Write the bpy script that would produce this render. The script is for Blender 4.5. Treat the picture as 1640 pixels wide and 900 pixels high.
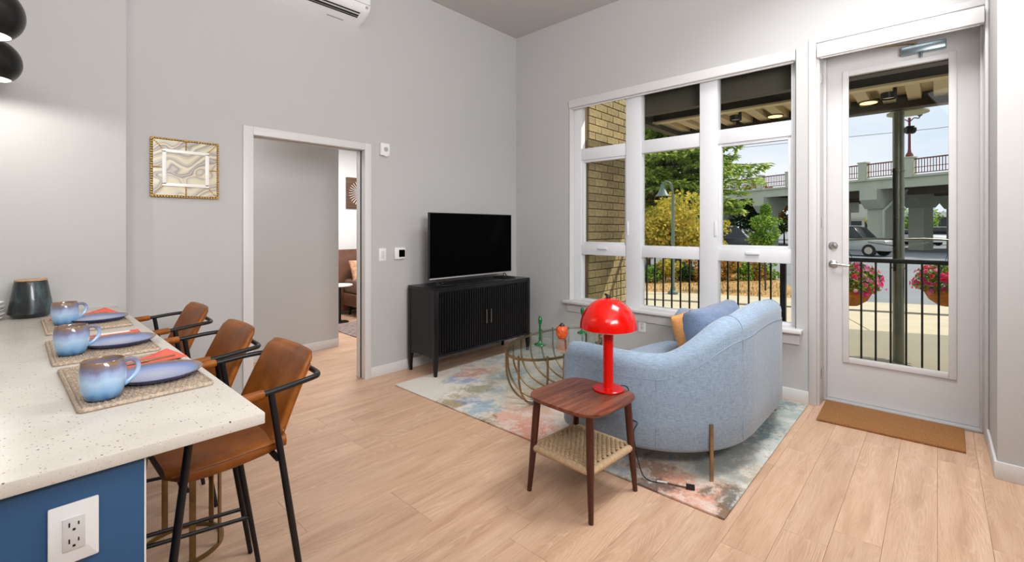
import bpy, bmesh, math, random
from math import sin, cos, pi, radians, sqrt, atan2
from mathutils import Vector, Matrix, Euler
for o in list(bpy.data.objects): bpy.data.objects.remove(o, do_unlink=True)
S = bpy.context.scene
COL = S.collection
random.seed(7)

# ---------------------------------------------------------------- camera
F_PX, HOR, YAW, CAM_H = 740.5, 366.0, radians(42.65), 1.40
cd = bpy.data.cameras.new('camera'); cam = bpy.data.objects.new('camera', cd); COL.objects.link(cam)
cd.sensor_fit = 'HORIZONTAL'; cd.sensor_width = 36.0; cd.lens = 36.0 * F_PX / 1640.0
cd.shift_y = -(450.0 - HOR) / 1640.0
cd.clip_start = 0.02; cd.clip_end = 600
cam.location = (0, 0, CAM_H); cam.rotation_euler = (pi/2, 0, YAW - pi/2)
S.camera = cam

# ---------------------------------------------------------------- view + world
S.view_settings.view_transform = 'Standard'; S.view_settings.look = 'None'
S.view_settings.gamma = 1.0; S.view_settings.use_curve_mapping = False
S.view_settings.exposure = 0.16
W = bpy.data.worlds.new('sky'); S.world = W; W.use_nodes = True
wt = W.node_tree; wt.nodes.clear()
wo = wt.nodes.new('ShaderNodeOutputWorld'); wb = wt.nodes.new('ShaderNodeBackground')
wc = wt.nodes.new('ShaderNodeTexCoord'); wm = wt.nodes.new('ShaderNodeMapping'); wn = wt.nodes.new('ShaderNodeTexNoise')
wr = wt.nodes.new('ShaderNodeValToRGB')
wm.inputs['Scale'].default_value = (1.0, 1.0, 3.0)
wn.inputs['Scale'].default_value = 2.6; wn.inputs['Detail'].default_value = 6; wn.inputs['Roughness'].default_value = 0.55
wr.color_ramp.elements[0].position = 0.36; wr.color_ramp.elements[0].color = (0.74, 0.83, 0.96, 1)
wr.color_ramp.elements[1].position = 0.62; wr.color_ramp.elements[1].color = (0.94, 0.955, 1.0, 1)
wt.links.new(wc.outputs['Generated'], wm.inputs['Vector']); wt.links.new(wm.outputs['Vector'], wn.inputs['Vector'])
wt.links.new(wn.outputs['Fac'], wr.inputs['Fac']); wt.links.new(wr.outputs['Color'], wb.inputs['Color'])
wb.inputs['Strength'].default_value = 0.95
wt.links.new(wb.outputs['Background'], wo.inputs['Surface'])

def sun_lamp(direction, strength, color, angle):
    l = bpy.data.lights.new('sun', 'SUN'); l.energy = strength; l.color = color; l.angle = angle
    o = bpy.data.objects.new('sun', l); COL.objects.link(o)
    o.rotation_euler = Vector(direction).to_track_quat('Z', 'Y').to_euler(); o.location = (10, -6, 14)
sun_lamp((0.48, -0.50, 0.72), 3.8, (1.0, 0.93, 0.80), radians(0.6))

def area_lamp(name, loc, target, sx, sy, watts, color=(1, 1, 1), spread=pi):
    l = bpy.data.lights.new(name, 'AREA'); l.shape = 'RECTANGLE'; l.size = sx; l.size_y = sy
    l.energy = watts; l.color = color; l.spread = spread
    o = bpy.data.objects.new(name, l); COL.objects.link(o); o.location = loc
    o.rotation_euler = (Vector(loc) - Vector(target)).to_track_quat('Z', 'Y').to_euler()
    return o
area_lamp('entry_fill', (3.0, 0.4, 3.76), (3.05, 0.3, 0), 1.2, 1.2, 52, (0.99, 0.995, 1.0), radians(140))  # added unseen lamp, brightens the floor and door at the entry
area_lamp('bounce_fill', (0.7, -1.0, 2.35), (1.5, 0.6, 3.79), 1.4, 1.4, 150, (0.985, 0.99, 1.0))  # added unseen fill behind the camera, bounced off the ceiling
area_lamp('kitchen_fill', (-1.2, -0.6, 3.7), (0.8, 1.6, 0.8), 2.0, 1.6, 52, (0.99, 0.99, 0.99))  # unseen fill added on the kitchen side to brighten the room
area_lamp('bedroom_fill', (3.6, 5.7, 2.68), (3.6, 5.9, 0), 1.2, 1.2, 70, (1.0, 0.99, 0.98))  # unseen lamp added to make the bedroom bright
area_lamp('hall_fill', (1.2, 4.65, 2.68), (1.2, 4.7, 0), 0.8, 0.5, 11, (1.0, 0.97, 0.94))  # unseen fill added to lift the hall wall

# ---------------------------------------------------------------- node helpers
class NT:
    def __init__(s, name):
        s.m = bpy.data.materials.new(name); s.m.use_nodes = True
        s.t = s.m.node_tree; s.t.nodes.clear()
        s.out = s.n('OutputMaterial'); s.b = s.n('BsdfPrincipled'); s.l(s.b.outputs[0], s.out.inputs[0])
    def n(s, typ, **kw):
        nd = s.t.nodes.new('ShaderNode' + typ)
        for k, v in kw.items(): setattr(nd, k, v)
        return nd
    def l(s, a, b): s.t.links.new(a, b)
    def set(s, sock, v):
        i = s.b.inputs[sock]
        if hasattr(v, 'links') or isinstance(v, bpy.types.NodeSocket): s.l(v, i)
        else: i.default_value = v
    def coord(s, kind='Object', scale=(1, 1, 1), rot=(0, 0, 0), loc=(0, 0, 0)):
        c = s.n('TexCoord'); m = s.n('Mapping')
        m.inputs['Scale'].default_value = scale; m.inputs['Rotation'].default_value = rot; m.inputs['Location'].default_value = loc
        s.l(c.outputs[kind], m.inputs['Vector']); return m.outputs[0]
    def noise(s, vec, scale, detail=4, rough=.5, dist=0):
        x = s.n('TexNoise'); x.inputs['Scale'].default_value = scale; x.inputs['Detail'].default_value = detail
        x.inputs['Roughness'].default_value = rough; x.inputs['Distortion'].default_value = dist
        if vec is not None: s.l(vec, x.inputs['Vector'])
        return x.outputs['Fac']
    def ramp(s, fac, stops, interp='LINEAR'):
        r = s.n('ValToRGB'); e = r.color_ramp.elements; r.color_ramp.interpolation = interp
        while len(e) > 1: e.remove(e[-1])
        e[0].position = stops[0][0]; e[0].color = c4(stops[0][1])
        for p, c in stops[1:]:
            q = e.new(p); q.color = c4(c)
        s.l(fac, r.inputs['Fac']); return r.outputs['Color']
    def mix(s, fac, a, b, mode='MIX'):
        x = s.n('Mix', data_type='RGBA', blend_type=mode)
        for i, v in ((0, fac), (6, a), (7, b)):
            if isinstance(v, bpy.types.NodeSocket): s.l(v, x.inputs[i])
            else: x.inputs[i].default_value = c4(v) if i else v
        return x.outputs[2]
    def math(s, op, a, b=None, c=None, clamp=False):
        x = s.n('Math', operation=op, use_clamp=clamp)
        for i, v in enumerate((a, b, c)):
            if v is None: continue
            if isinstance(v, bpy.types.NodeSocket): s.l(v, x.inputs[i])
            else: x.inputs[i].default_value = v
        return x.outputs[0]
    def bump(s, h, strength=.2, dist=.01):
        x = s.n('Bump'); x.inputs['Strength'].default_value = strength; x.inputs['Distance'].default_value = dist
        s.l(h, x.inputs['Height']); s.l(x.outputs[0], s.b.inputs['Normal'])
def lin(v): return v/12.92 if v <= .04045 else ((v+.055)/1.055)**2.4
def srgb(r, g, b): return (lin(r/255), lin(g/255), lin(b/255))
def c4(c): return (*c, 1.0) if len(c) == 3 else tuple(c)
def plain(name, c, rough=.5, metal=0, spec=.5, vary=0, vscale=6, bump=0, bscale=200, coat=0, sheen=0):
    t = NT(name); t.set('Base Color', c4(c)); t.set('Roughness', rough); t.set('Metallic', metal)
    t.b.inputs['Specular IOR Level'].default_value = spec
    if coat: t.b.inputs['Coat Weight'].default_value = coat; t.b.inputs['Coat Roughness'].default_value = .05
    if sheen: t.b.inputs['Sheen Weight'].default_value = sheen
    v = t.coord()
    if vary:
        f = t.noise(v, vscale, 4)
        t.set('Base Color', t.ramp(f, [(.25, tuple(x*(1-vary) for x in c)), (.75, tuple(min(1, x*(1+vary)) for x in c))]))
    if bump: t.bump(t.noise(v, bscale, 3), bump, .002)
    return t.m

M = {}
M['wall'] = plain('wall_paint', srgb(190, 189, 188), .75, vary=.015, vscale=1.5, bump=.12, bscale=160)
M['wall_bright'] = plain('bedroom_paint', srgb(226, 226, 226), .75, bump=.08, bscale=160)
M['ceiling'] = plain('ceiling_paint', srgb(192, 187, 183), .85, bump=.1, bscale=120)
M['trim'] = plain('trim_paint', srgb(216, 214, 213), .45)
M['door_paint'] = plain('door_paint', srgb(206, 204, 204), .4)
M['vinyl'] = plain('window_vinyl', srgb(224, 225, 228), .35)
M['white_plastic'] = plain('white_plastic', srgb(235, 235, 234), .4)
M['dark_void'] = plain('dark_void', (.012, .012, .013), .6)
M['grey_plastic'] = plain('grey_plastic', srgb(172, 172, 172), .45)
M['black_metal'] = plain('black_powder_coat', (.012, .012, .013), .38, .3)
M['black_wood'] = plain('black_stained_wood', (.007, .007, .0075), .28, spec=.4, vary=.3, vscale=14)
M['black_gloss'] = plain('screen_glass', (.0006, .0006, .0007), .5, spec=.03)
M['black_plastic'] = plain('black_plastic', (.012, .012, .012), .4)
M['chrome'] = plain('satin_nickel', srgb(190, 190, 188), .25, 1)
M['steel'] = plain('brushed_steel', srgb(150, 165, 172), .3, 1)
M['brass'] = plain('aged_brass', srgb(140, 118, 82), .32, 1, vary=.15, vscale=30)
M['bronze'] = plain('antique_bronze', srgb(160, 138, 104), .3, .9, vary=.2, vscale=25)
M['red_gloss'] = plain('red_enamel', srgb(214, 10, 0), .2, spec=.35, coat=.35)
M['green_glass'] = plain('green_enamel', srgb(6, 96, 42), .18, coat=.5)
M['blue_panel'] = plain('blue_cabinet_paint', srgb(46, 86, 128), .45, vary=.05, vscale=8, bump=.05, bscale=60)
M['coir'] = plain('coir_mat', srgb(150, 102, 56), .95, vary=.35, vscale=140, bump=.8, bscale=320)
M['coral'] = plain('coral_napkin', srgb(226, 104, 88), .9, vary=.06, vscale=60, bump=.2, bscale=300)
M['white_ceramic'] = plain('white_ceramic', srgb(240, 238, 234), .25)
M['orange_fabric'] = plain('orange_fabric', srgb(226, 160, 96), .9, vary=.14, vscale=40, bump=.3, bscale=250)
M['pendant_black'] = plain('pendant_black', (.014, .014, .014), .28, .4)
M['pendant_white'] = plain('pendant_white_lining', srgb(250, 248, 244), .5)
M['mirror'] = plain('gold_bead', srgb(206, 168, 92), .35, .7, vary=.3, vscale=120)
M['concrete'] = plain('concrete', srgb(196, 184, 158), .9, vary=.08, vscale=3, bump=.15, bscale=60)
M['patio'] = plain('patio_concrete', srgb(150, 143, 124), .9, vary=.07, vscale=2, bump=.15, bscale=60)
M['asphalt'] = plain('asphalt', srgb(132, 136, 140), .9, vary=.12, vscale=1.2)
M['dry_grass'] = plain('dry_grass', srgb(178, 144, 92), 1, vary=.3, vscale=5, bump=.5, bscale=40)
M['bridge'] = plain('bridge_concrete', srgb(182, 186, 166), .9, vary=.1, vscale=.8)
M['bridge_dark'] = plain('bridge_shaded_concrete', srgb(116, 104, 88), .9, vary=.12, vscale=.6)  # same bridge concrete, underside shade put into the colour
M['rust'] = plain('maroon_paint', srgb(110, 52, 46), .6)
M['canopy'] = plain('canopy_brown_paint', srgb(70, 64, 52), .6)
M['deck_metal'] = plain('flange_bounce_tan', srgb(222, 204, 160), .6)  # cream on the brown beam flanges paints in bounce from sunlit ground
M['pole'] = plain('painted_pole_metal', srgb(116, 120, 106), .3, .5, vary=.15, vscale=8)
M['dark_green'] = plain('green_lamp_paint', srgb(92, 112, 106), .45)
M['bark'] = plain('bark', srgb(84, 68, 54), 1, vary=.3, vscale=12)
M['coco'] = plain('coco_liner', srgb(190, 118, 44), .95, vary=.3, vscale=40, bump=.5, bscale=80)
M['mortar'] = plain('mortar', srgb(112, 92, 66), .95)
M['headboard'] = plain('brown_leather', srgb(110, 76, 60), .4, vary=.3, vscale=8)
M['bedding'] = plain('bedding', srgb(120, 96, 80), .9, vary=.4, vscale=30)
M['car_silver'] = plain('car_silver', srgb(178, 182, 184), .3, .5, coat=.5)
M['car_white'] = plain('car_white', srgb(226, 228, 230), .3, coat=.5)
M['car_dark'] = plain('car_dark', srgb(40, 44, 50), .3, coat=.5)
M['car_glass'] = plain('car_glass', (.02, .024, .028), .1)
M['rubber'] = plain('tyre_rubber', (.02, .02, .02), .8)
M['far_wall'] = plain('far_building_wall', srgb(200, 198, 184), .9)
M['far_dark'] = plain('far_building_glass', srgb(52, 62, 68), .3)
M['roof_white'] = plain('awning_white', srgb(222, 222, 220), .8)
M['yellow'] = plain('yellow_bollard', srgb(206, 160, 40), .6)

def glass_mat(name, tint=(1, 1, 1), ior=1.45):
    t = NT(name); t.t.nodes.remove(t.b)
    tr = t.n('BsdfTransparent'); gl = t.n('BsdfGlossy'); fr = t.n('Fresnel'); mx = t.n('MixShader')
    tr.inputs['Color'].default_value = c4(tint); gl.inputs['Roughness'].default_value = 0.02
    fr.inputs['IOR'].default_value = ior
    gg = t.n('NewGeometry'); t.l(t.math('MULTIPLY', fr.outputs[0], t.math('SUBTRACT', 1.0, gg.outputs['Backfacing'])), mx.inputs[0]); t.l(tr.outputs[0], mx.inputs[1]); t.l(gl.outputs[0], mx.inputs[2]); t.l(mx.outputs[0], t.out.inputs[0])
    return t.m
M['glass'] = glass_mat('window_glass', (.97, .985, .98), 1.3)
M['table_glass'] = glass_mat('table_glass', (.90, .955, .94), 1.85)

def emis(name, c, s):
    t = NT(name); t.b.inputs['Emission Color'].default_value = c4(c); t.b.inputs['Emission Strength'].default_value = s
    t.set('Base Color', c4(c)); return t.m
M['bulb'] = emis('lit_bulb', (1, .95, .86), 14)
M['warm_lamp'] = emis('warm_downlight', (1, .62, .25), 2.2)

def floor_mat():
    t = NT('oak_plank'); oi = t.n('ObjectInfo')
    c = t.n('TexCoord'); add = t.n('VectorMath', operation='MULTIPLY_ADD')
    cx = t.n('CombineXYZ'); t.l(oi.outputs['Random'], cx.inputs[0]); t.l(oi.outputs['Random'], cx.inputs[1]); t.l(oi.outputs['Random'], cx.inputs[2])
    add.inputs[1].default_value = (37, 23, 11); t.l(cx.outputs[0], add.inputs[0]); t.l(c.outputs['Object'], add.inputs[2])
    mp = t.n('Mapping'); mp.inputs['Scale'].default_value = (1.1, 9, 1); t.l(add.outputs[0], mp.inputs[0])
    big = t.noise(mp.outputs[0], 1.6, 5, .6, .3)
    mp3 = t.n('Mapping'); mp3.inputs['Scale'].default_value = (.9, 5.5, 1); t.l(add.outputs[0], mp3.inputs[0])
    contour = t.noise(mp3.outputs[0], 1.0, 2, .4)
    ring = t.math('SINE', t.math('MULTIPLY_ADD', contour, 170, t.math('MULTIPLY', t.noise(mp.outputs[0], 6, 2), 2.5)))
    patchy = t.ramp(t.noise(mp.outputs[0], .9, 2), [(.42, (0, 0, 0)), (.62, (1, 1, 1))])
    mp2 = t.n('Mapping'); mp2.inputs['Scale'].default_value = (5, 130, 1); t.l(add.outputs[0], mp2.inputs[0])
    fine = t.noise(mp2.outputs[0], 1.5, 3, .6)
    base = t.ramp(big, [(.28, srgb(188, 150, 121)), (.5, srgb(206, 169, 140)), (.75, srgb(218, 184, 157))])
    g1 = t.mix(t.math('MULTIPLY', t.math('MULTIPLY', t.ramp(ring, [(.3, (0, 0, 0)), (1.0, (1, 1, 1))]), patchy), .42), base, srgb(230, 200, 172))
    g2 = t.mix(t.math('MULTIPLY', t.ramp(fine, [(.5, (0, 0, 0)), (.68, (1, 1, 1))]), .34), g1, srgb(166, 126, 98))
    tone = t.n('HueSaturation'); t.l(g2, tone.inputs['Color'])
    t.l(t.math('MULTIPLY_ADD', oi.outputs['Random'], .09, .955), tone.inputs['Value'])
    t.set('Base Color', tone.outputs[0]); t.set('Roughness', t.math('MULTIPLY_ADD', big, .2, .33))
    t.b.inputs['Specular IOR Level'].default_value = .45
    t.bump(fine, .08, .002); return t.m
M['plank'] = floor_mat()

def counter_mat():
    t = NT('speckled_quartz'); v = t.coord()
    vo = t.n('TexVoronoi', feature='F1'); vo.inputs['Scale'].default_value = 120; t.l(v, vo.inputs['Vector'])
    sep = t.n('SeparateColor'); t.l(vo.outputs['Color'], sep.inputs[0])
    r = t.math('MULTIPLY', t.math('SUBTRACT', sep.outputs[0], .50), .66)
    spot = t.math('LESS_THAN', vo.outputs['Distance'], r)
    vo2 = t.n('TexVoronoi', feature='F1'); vo2.inputs['Scale'].default_value = 260; t.l(v, vo2.inputs['Vector'])
    sep2 = t.n('SeparateColor'); t.l(vo2.outputs['Color'], sep2.inputs[0])
    spot2 = t.math('LESS_THAN', vo2.outputs['Distance'], t.math('MULTIPLY', t.math('SUBTRACT', sep2.outputs[0], .6), .7))
    base = t.ramp(t.noise(v, 7, 5), [(.3, srgb(206, 200, 190)), (.7, srgb(218, 212, 203))])
    sc = t.ramp(sep.outputs[1], [(.0, srgb(66, 58, 52)), (.35, srgb(128, 110, 90)), (.65, srgb(176, 162, 140)), (1, srgb(232, 228, 220))])
    c = t.mix(spot, base, sc); c = t.mix(t.math('MULTIPLY', spot2, .6), c, srgb(120, 108, 96))
    t.set('Base Color', c); t.set('Roughness', .3); return t.m
M['counter'] = counter_mat()

def leather_mat():
    t = NT('cognac_leather'); v = t.coord()
    f = t.noise(v, 7, 4, .6)
    t.set('Base Color', t.ramp(f, [(.25, srgb(102, 54, 16)), (.5, srgb(144, 80, 24)), (.8, srgb(182, 114, 46))]))
    t.set('Roughness', t.math('MULTIPLY_ADD', f, .2, .32)); t.b.inputs['Specular IOR Level'].default_value = .32; t.bump(t.noise(v, 350, 2), .1, .001); return t.m
M['leather'] = leather_mat()

def fabric_mat(name, a, b):
    t = NT(name); h = t.noise(t.coord(scale=(1, 1, .08)), 420, 2); w = t.noise(t.coord(scale=(.08, .08, 1)), 420, 2)
    f = t.math('MULTIPLY_ADD', h, .5, t.math('MULTIPLY', w, .5))
    c = t.ramp(f, [(.30, a), (.70, b)]); big = t.noise(t.coord(), 2.5, 3)
    c = t.mix(t.math('MULTIPLY', big, .25), c, tuple(x*.88 for x in a))
    t.set('Base Color', c); t.set('Roughness', .95); t.b.inputs['Sheen Weight'].default_value = .25
    t.bump(f, .3, .002); return t.m
M['sofa'] = fabric_mat('blue_woven_upholstery', srgb(110, 133, 158), srgb(172, 191, 209))
M['pillow_blue'] = fabric_mat('dusty_blue_pillow_cloth', srgb(92, 110, 142), srgb(142, 160, 188))

def wood_mat(name, a, b, c, sc=(1, 14, 14), rough=.32):
    t = NT(name); v = t.coord(scale=sc); f = t.noise(v, 2.2, 5, .6, 1.0)
    t.set('Base Color', t.ramp(f, [(.28, a), (.5, b), (.75, c)])); t.set('Roughness', rough); return t.m
M['walnut'] = wood_mat('walnut_top', srgb(78, 38, 24), srgb(118, 64, 44), srgb(150, 90, 66))
M['walnut_leg'] = wood_mat('walnut_leg', srgb(52, 20, 12), srgb(74, 32, 20), srgb(96, 46, 30), sc=(14, 14, 1))
M['pale_wood'] = wood_mat('pale_wood_lid', srgb(170, 130, 88), srgb(190, 152, 108), srgb(205, 170, 126))
M['cord'] = plain('paper_cord', srgb(188, 160, 126), .9, vary=.2, vscale=60, bump=.4, bscale=220)
M['mat_weave'] = plain('woven_jute', srgb(190, 172, 152), .95, vary=.42, vscale=130, bump=.9, bscale=300)

def glaze_mat():
    t = NT('reactive_blue_glaze'); g = t.n('TexCoord'); sp = t.n('SeparateXYZ'); t.l(g.outputs['Object'], sp.inputs[0])
    z = t.math('MULTIPLY_ADD', t.noise(t.coord(scale=(1, 1, .4)), 40, 3), .03, t.math('SUBTRACT', sp.outputs[2], .015))
    z = t.math('DIVIDE', z, .11)
    t.set('Base Color', t.ramp(z, [(.0, srgb(52, 108, 166)), (.16, srgb(120, 172, 218)), (.5, srgb(178, 206, 234)), (.68, srgb(156, 174, 212)), (.78, srgb(128, 128, 156)), (.90, srgb(128, 110, 112)), (.95, srgb(146, 116, 82)), (.99, srgb(122, 92, 60))]))
    t.set('Roughness', .18); t.b.inputs['Coat Weight'].default_value = .5; return t.m
M['glaze'] = glaze_mat()
def plate_mat():
    t = NT('blue_plate_glaze'); g = t.n('TexCoord'); sp = t.n('SeparateXYZ'); t.l(g.outputs['Object'], sp.inputs[0])
    ln = t.math('SQRT', t.math('ADD', t.math('POWER', sp.outputs[0], 2), t.math('POWER', sp.outputs[1], 2)))
    ln = t.math('MULTIPLY_ADD', t.noise(t.coord(), 30, 3), .012, t.math('SUBTRACT', ln, .006))
    t.set('Base Color', t.ramp(t.math('DIVIDE', ln, .120), [(0, srgb(186, 196, 220)), (.6, srgb(150, 170, 220)), (.84, srgb(112, 138, 200)), (.94, srgb(122, 112, 116)), (.99, srgb(150, 120, 96))]))
    t.set('Roughness', .2); t.b.inputs['Coat Weight'].default_value = .5; return t.m
M['plate'] = plate_mat()
M['plate_under'] = plain('deep_blue_glaze', srgb(30, 62, 128), .22, coat=.4)
def vase_mat():
    t = NT('dark_reactive_glaze'); v = t.coord(scale=(1, 1, .35)); f = t.noise(v, 18, 4, .6)
    t.set('Base Color', t.ramp(f, [(.35, srgb(30, 32, 30)), (.55, srgb(46, 54, 58)), (.72, srgb(84, 104, 106))])); t.set('Roughness', .28)
    t.b.inputs['Coat Weight'].default_value = .3; return t.m
M['vase'] = vase_mat()
def jar_mat():
    t = NT('orange_mottled_glass'); f = t.noise(t.coord(), 90, 3)
    t.set('Base Color', t.ramp(f, [(.35, srgb(206, 58, 22)), (.55, srgb(232, 98, 44)), (.75, srgb(244, 150, 90))])); t.set('Roughness', .2); return t.m
M['jar'] = jar_mat()
def agate_mat():
    t = NT('agate_print'); v = t.coord(scale=(2.0, 1, 2.6), rot=(0, .5, 0)); nz = t.n('TexNoise'); nz.inputs['Scale'].default_value = 1.7; nz.inputs['Detail'].default_value = 2
    t.l(v, nz.inputs['Vector'])
    mixv = t.n('VectorMath', operation='MULTIPLY_ADD'); t.l(nz.outputs['Color'], mixv.inputs[0]); mixv.inputs[1].default_value = (1.1, 1.1, 1.1); t.l(v, mixv.inputs[2])
    w = t.n('TexWave', wave_type='BANDS', bands_direction='Z'); w.inputs['Scale'].default_value = .85; w.inputs['Distortion'].default_value = 2.4; w.inputs['Detail'].default_value = 1.5
    t.l(mixv.outputs[0], w.inputs['Vector'])
    t.set('Base Color', t.ramp(w.outputs['Fac'], [(0, srgb(214, 206, 176)), (.25, srgb(196, 190, 176)), (.36, srgb(164, 156, 146)), (.46, srgb(222, 204, 168)), (.55, srgb(196, 188, 176)), (.66, srgb(132, 124, 118)), (.78, srgb(190, 182, 170)), (.9, srgb(150, 142, 134)), (1, srgb(220, 212, 186))]))
    t.set('Roughness', .3); return t.m
M['agate'] = agate_mat()
def brick_mat():
    t = NT('tan_brick'); oi = t.n('ObjectInfo'); f = t.noise(t.coord(), 26, 5, .7)
    c = t.ramp(f, [(.3, srgb(140, 122, 86)), (.6, srgb(178, 158, 114)), (.8, srgb(194, 174, 132))])
    h = t.n('HueSaturation'); t.l(c, h.inputs['Color']); t.l(t.math('MULTIPLY_ADD', oi.outputs['Random'], .3, .84), h.inputs['Value'])
    t.set('Base Color', h.outputs[0]); t.set('Roughness', .9); t.bump(f, .4, .004); return t.m
M['brick'] = brick_mat()
def leaf_mat(name, stops, trans=.15):
    t = NT(name); g = t.n('NewGeometry')
    t.set('Base Color', t.ramp(g.outputs['Random Per Island'], stops)); t.set('Roughness', .6)
    t.b.inputs['Specular IOR Level'].default_value = .2
    tl = t.n('BsdfTranslucent'); mx = t.n('MixShader'); mx.inputs[0].default_value = .5
    t.l(t.b.inputs['Base Color'].links[0].from_socket, tl.inputs['Color'])
    t.l(t.b.outputs[0], mx.inputs[1]); t.l(tl.outputs[0], mx.inputs[2]); t.l(mx.outputs[0], t.out.inputs[0])
    return t.m
M['leaf_conifer'] = leaf_mat('conifer_needles', [(0, srgb(92, 128, 60)), (.35, srgb(148, 178, 80)), (.75, srgb(196, 212, 104)), (1, srgb(222, 230, 144))])
M['leaf_gold'] = leaf_mat('yellow_green_leaves', [(0, srgb(140, 146, 56)), (.5, srgb(200, 184, 70)), (1, srgb(232, 208, 106))])
M['leaf_green'] = leaf_mat('green_leaves', [(0, srgb(62, 100, 34)), (.5, srgb(116, 156, 52)), (1, srgb(176, 200, 92))])
M['leaf_orange'] = leaf_mat('orange_leaves', [(0, srgb(112, 96, 50)), (.45, srgb(170, 132, 62)), (.8, srgb(206, 140, 74)), (1, srgb(196, 180, 96))])
M['leaf_dark'] = leaf_mat('dark_green_leaves', [(0, srgb(28, 52, 32)), (.6, srgb(56, 92, 48)), (1, srgb(98, 136, 70))])
M['petals'] = leaf_mat('petunia_petals', [(0, srgb(236, 60, 146)), (.3, srgb(248, 84, 124)), (.5, srgb(240, 60, 64)), (.65, srgb(250, 130, 176)), (.82, srgb(252, 190, 214)), (1, srgb(200, 70, 210))])

# ---------------------------------------------------------------- mesh builder
class MB:
    def __init__(s): s.v = []; s.f = []; s.mi = []
    def add(s, vs, fs, mi=0):
        o = len(s.v); s.v += [tuple(p) for p in vs]; s.f += [tuple(i+o for i in f) for f in fs]; s.mi += [mi]*len(fs); return s
    def box(s, x0, x1, y0, y1, z0, z1, mi=0):
        vs = [(x, y, z) for z in (z0, z1) for y in (y0, y1) for x in (x0, x1)]
        return s.add(vs, [(0, 2, 3, 1), (4, 5, 7, 6), (0, 1, 5, 4), (2, 6, 7, 3), (0, 4, 6, 2), (1, 3, 7, 5)], mi)
    def obox(s, c, dims, mat3, mi=0):
        vs = []
        for z in (-.5, .5):
            for y in (-.5, .5):
                for x in (-.5, .5):
                    vs.append(Vector(c) + mat3 @ Vector((x*dims[0], y*dims[1], z*dims[2])))
        return s.add(vs, [(0, 2, 3, 1), (4, 5, 7, 6), (0, 1, 5, 4), (2, 6, 7, 3), (0, 4, 6, 2), (1, 3, 7, 5)], mi)
    def bar(s, a, b, w, h, mi=0, upv=(0, 0, 1)):
        a = Vector(a); b = Vector(b); d = (b-a); L = d.length; x = d.normalized(); u = Vector(upv)
        if abs(x.dot(u)) > .98: u = Vector((1, 0, 0))
        y = u.cross(x).normalized(); z = x.cross(y)
        m = Matrix((x, y, z)).transposed()
        return s.obox((a+b)/2, (L, w, h), m, mi)
    def loft(s, rings, cap0=True, cap1=True, closed=False, mi=0):
        n = len(rings[0]); vs = [p for r in rings for p in r]; fs = []
        k = len(rings)
        for i in range(k if closed else k-1):
            a = i*n; b = ((i+1) % k)*n
            for j in range(n):
                j2 = (j+1) % n
                fs.append((a+j, a+j2, b+j2, b+j))
        if not closed:
            if cap0: fs.append(tuple(reversed(range(n))))
            if cap1: fs.append(tuple(range((k-1)*n, k*n)))
        return s.add(vs, fs, mi)
    def tube(s, pts, r, seg=8, closed=False, mi=0, flat=None):
        P = [Vector(p) for p in pts]; n = len(P)
        R = r if isinstance(r, (list, tuple)) else [r]*n
        T = []
        for i in range(n):
            if closed: t = P[(i+1) % n]-P[i-1]
            else: t = P[min(i+1, n-1)]-P[max(i-1, 0)]
            T.append(t.normalized())
        u = Vector((0, 0, 1)) if abs(T[0].z) < .9 else Vector((1, 0, 0))
        u = (u-T[0]*u.dot(T[0])).normalized(); rings = []
        for i in range(n):
            u = (u-T[i]*u.dot(T[i])).normalized(); w = T[i].cross(u)
            ring = []
            for k in range(seg):
                a = 2*pi*k/seg
                ring.append(P[i] + (u*cos(a) + w*sin(a)*(flat or 1))*R[i])
            rings.append(ring)
        return s.loft(rings, closed=closed, mi=mi)
    def lathe(s, prof, c=(0, 0, 0), seg=28, mi=0, sx=1, sy=1, cap=True):
        rings = [[(c[0]+r*cos(2*pi*k/seg)*sx, c[1]+r*sin(2*pi*k/seg)*sy, c[2]+z) for k in range(seg)] for r, z in prof]
        return s.loft(rings, cap, cap, mi=mi)
    def prism(s, poly, z0, z1, mi=0):
        n = len(poly)
        return s.loft([[(x, y, z0) for x, y in poly], [(x, y, z1) for x, y in poly]], mi=mi)
    def build(s, name, mats, parent=None, smooth=None, bevel=0, loc=None, seg=2, kind=None, sub=0):
        me = bpy.data.meshes.new(name); me.from_pydata(s.v, [], s.f)
        for m in (mats if isinstance(mats, (list, tuple)) else [mats]): me.materials.append(m)
        if any(s.mi): me.polygons.foreach_set('material_index', s.mi)
        bm = bmesh.new(); bm.from_mesh(me); bmesh.ops.recalc_face_normals(bm, faces=bm.faces)
        if bevel: bmesh.ops.bevel(bm, geom=[e for e in bm.edges if len(e.link_faces) == 2 and e.calc_face_angle(0) > .5], offset=bevel, segments=seg, affect='EDGES', profile=.5, clamp_overlap=True)
        bm.to_mesh(me); bm.free()
        if smooth is not None or bevel:
            me.polygons.foreach_set('use_smooth', [True]*len(me.polygons)); me.set_sharp_from_angle(angle=radians(smooth or 40))
        return link(name, me, parent, loc, kind, sub)
def link(name, me, parent=None, loc=None, kind=None, sub=0):
    o = bpy.data.objects.new(name, me); COL.objects.link(o)
    if loc: o.location = loc
    if parent: o.parent = parent
    if kind: o['kind'] = kind
    if sub:
        md = o.modifiers.new('subdivision', 'SUBSURF'); md.levels = sub; md.render_levels = sub
    return o
def thing(name, label, cat, loc=(0, 0, 0), rz=0, group=None):
    o = bpy.data.objects.new(name, None); COL.objects.link(o); o.empty_display_size = .05
    o.location = loc; o.rotation_euler = (0, 0, rz); return tag(o, label, cat, group)
def tag(o, label, cat, group=None):
    o['label'] = label; o['category'] = cat
    if group: o['group'] = group
    return o
def struct(o): o['kind'] = 'structure'; return o
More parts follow.
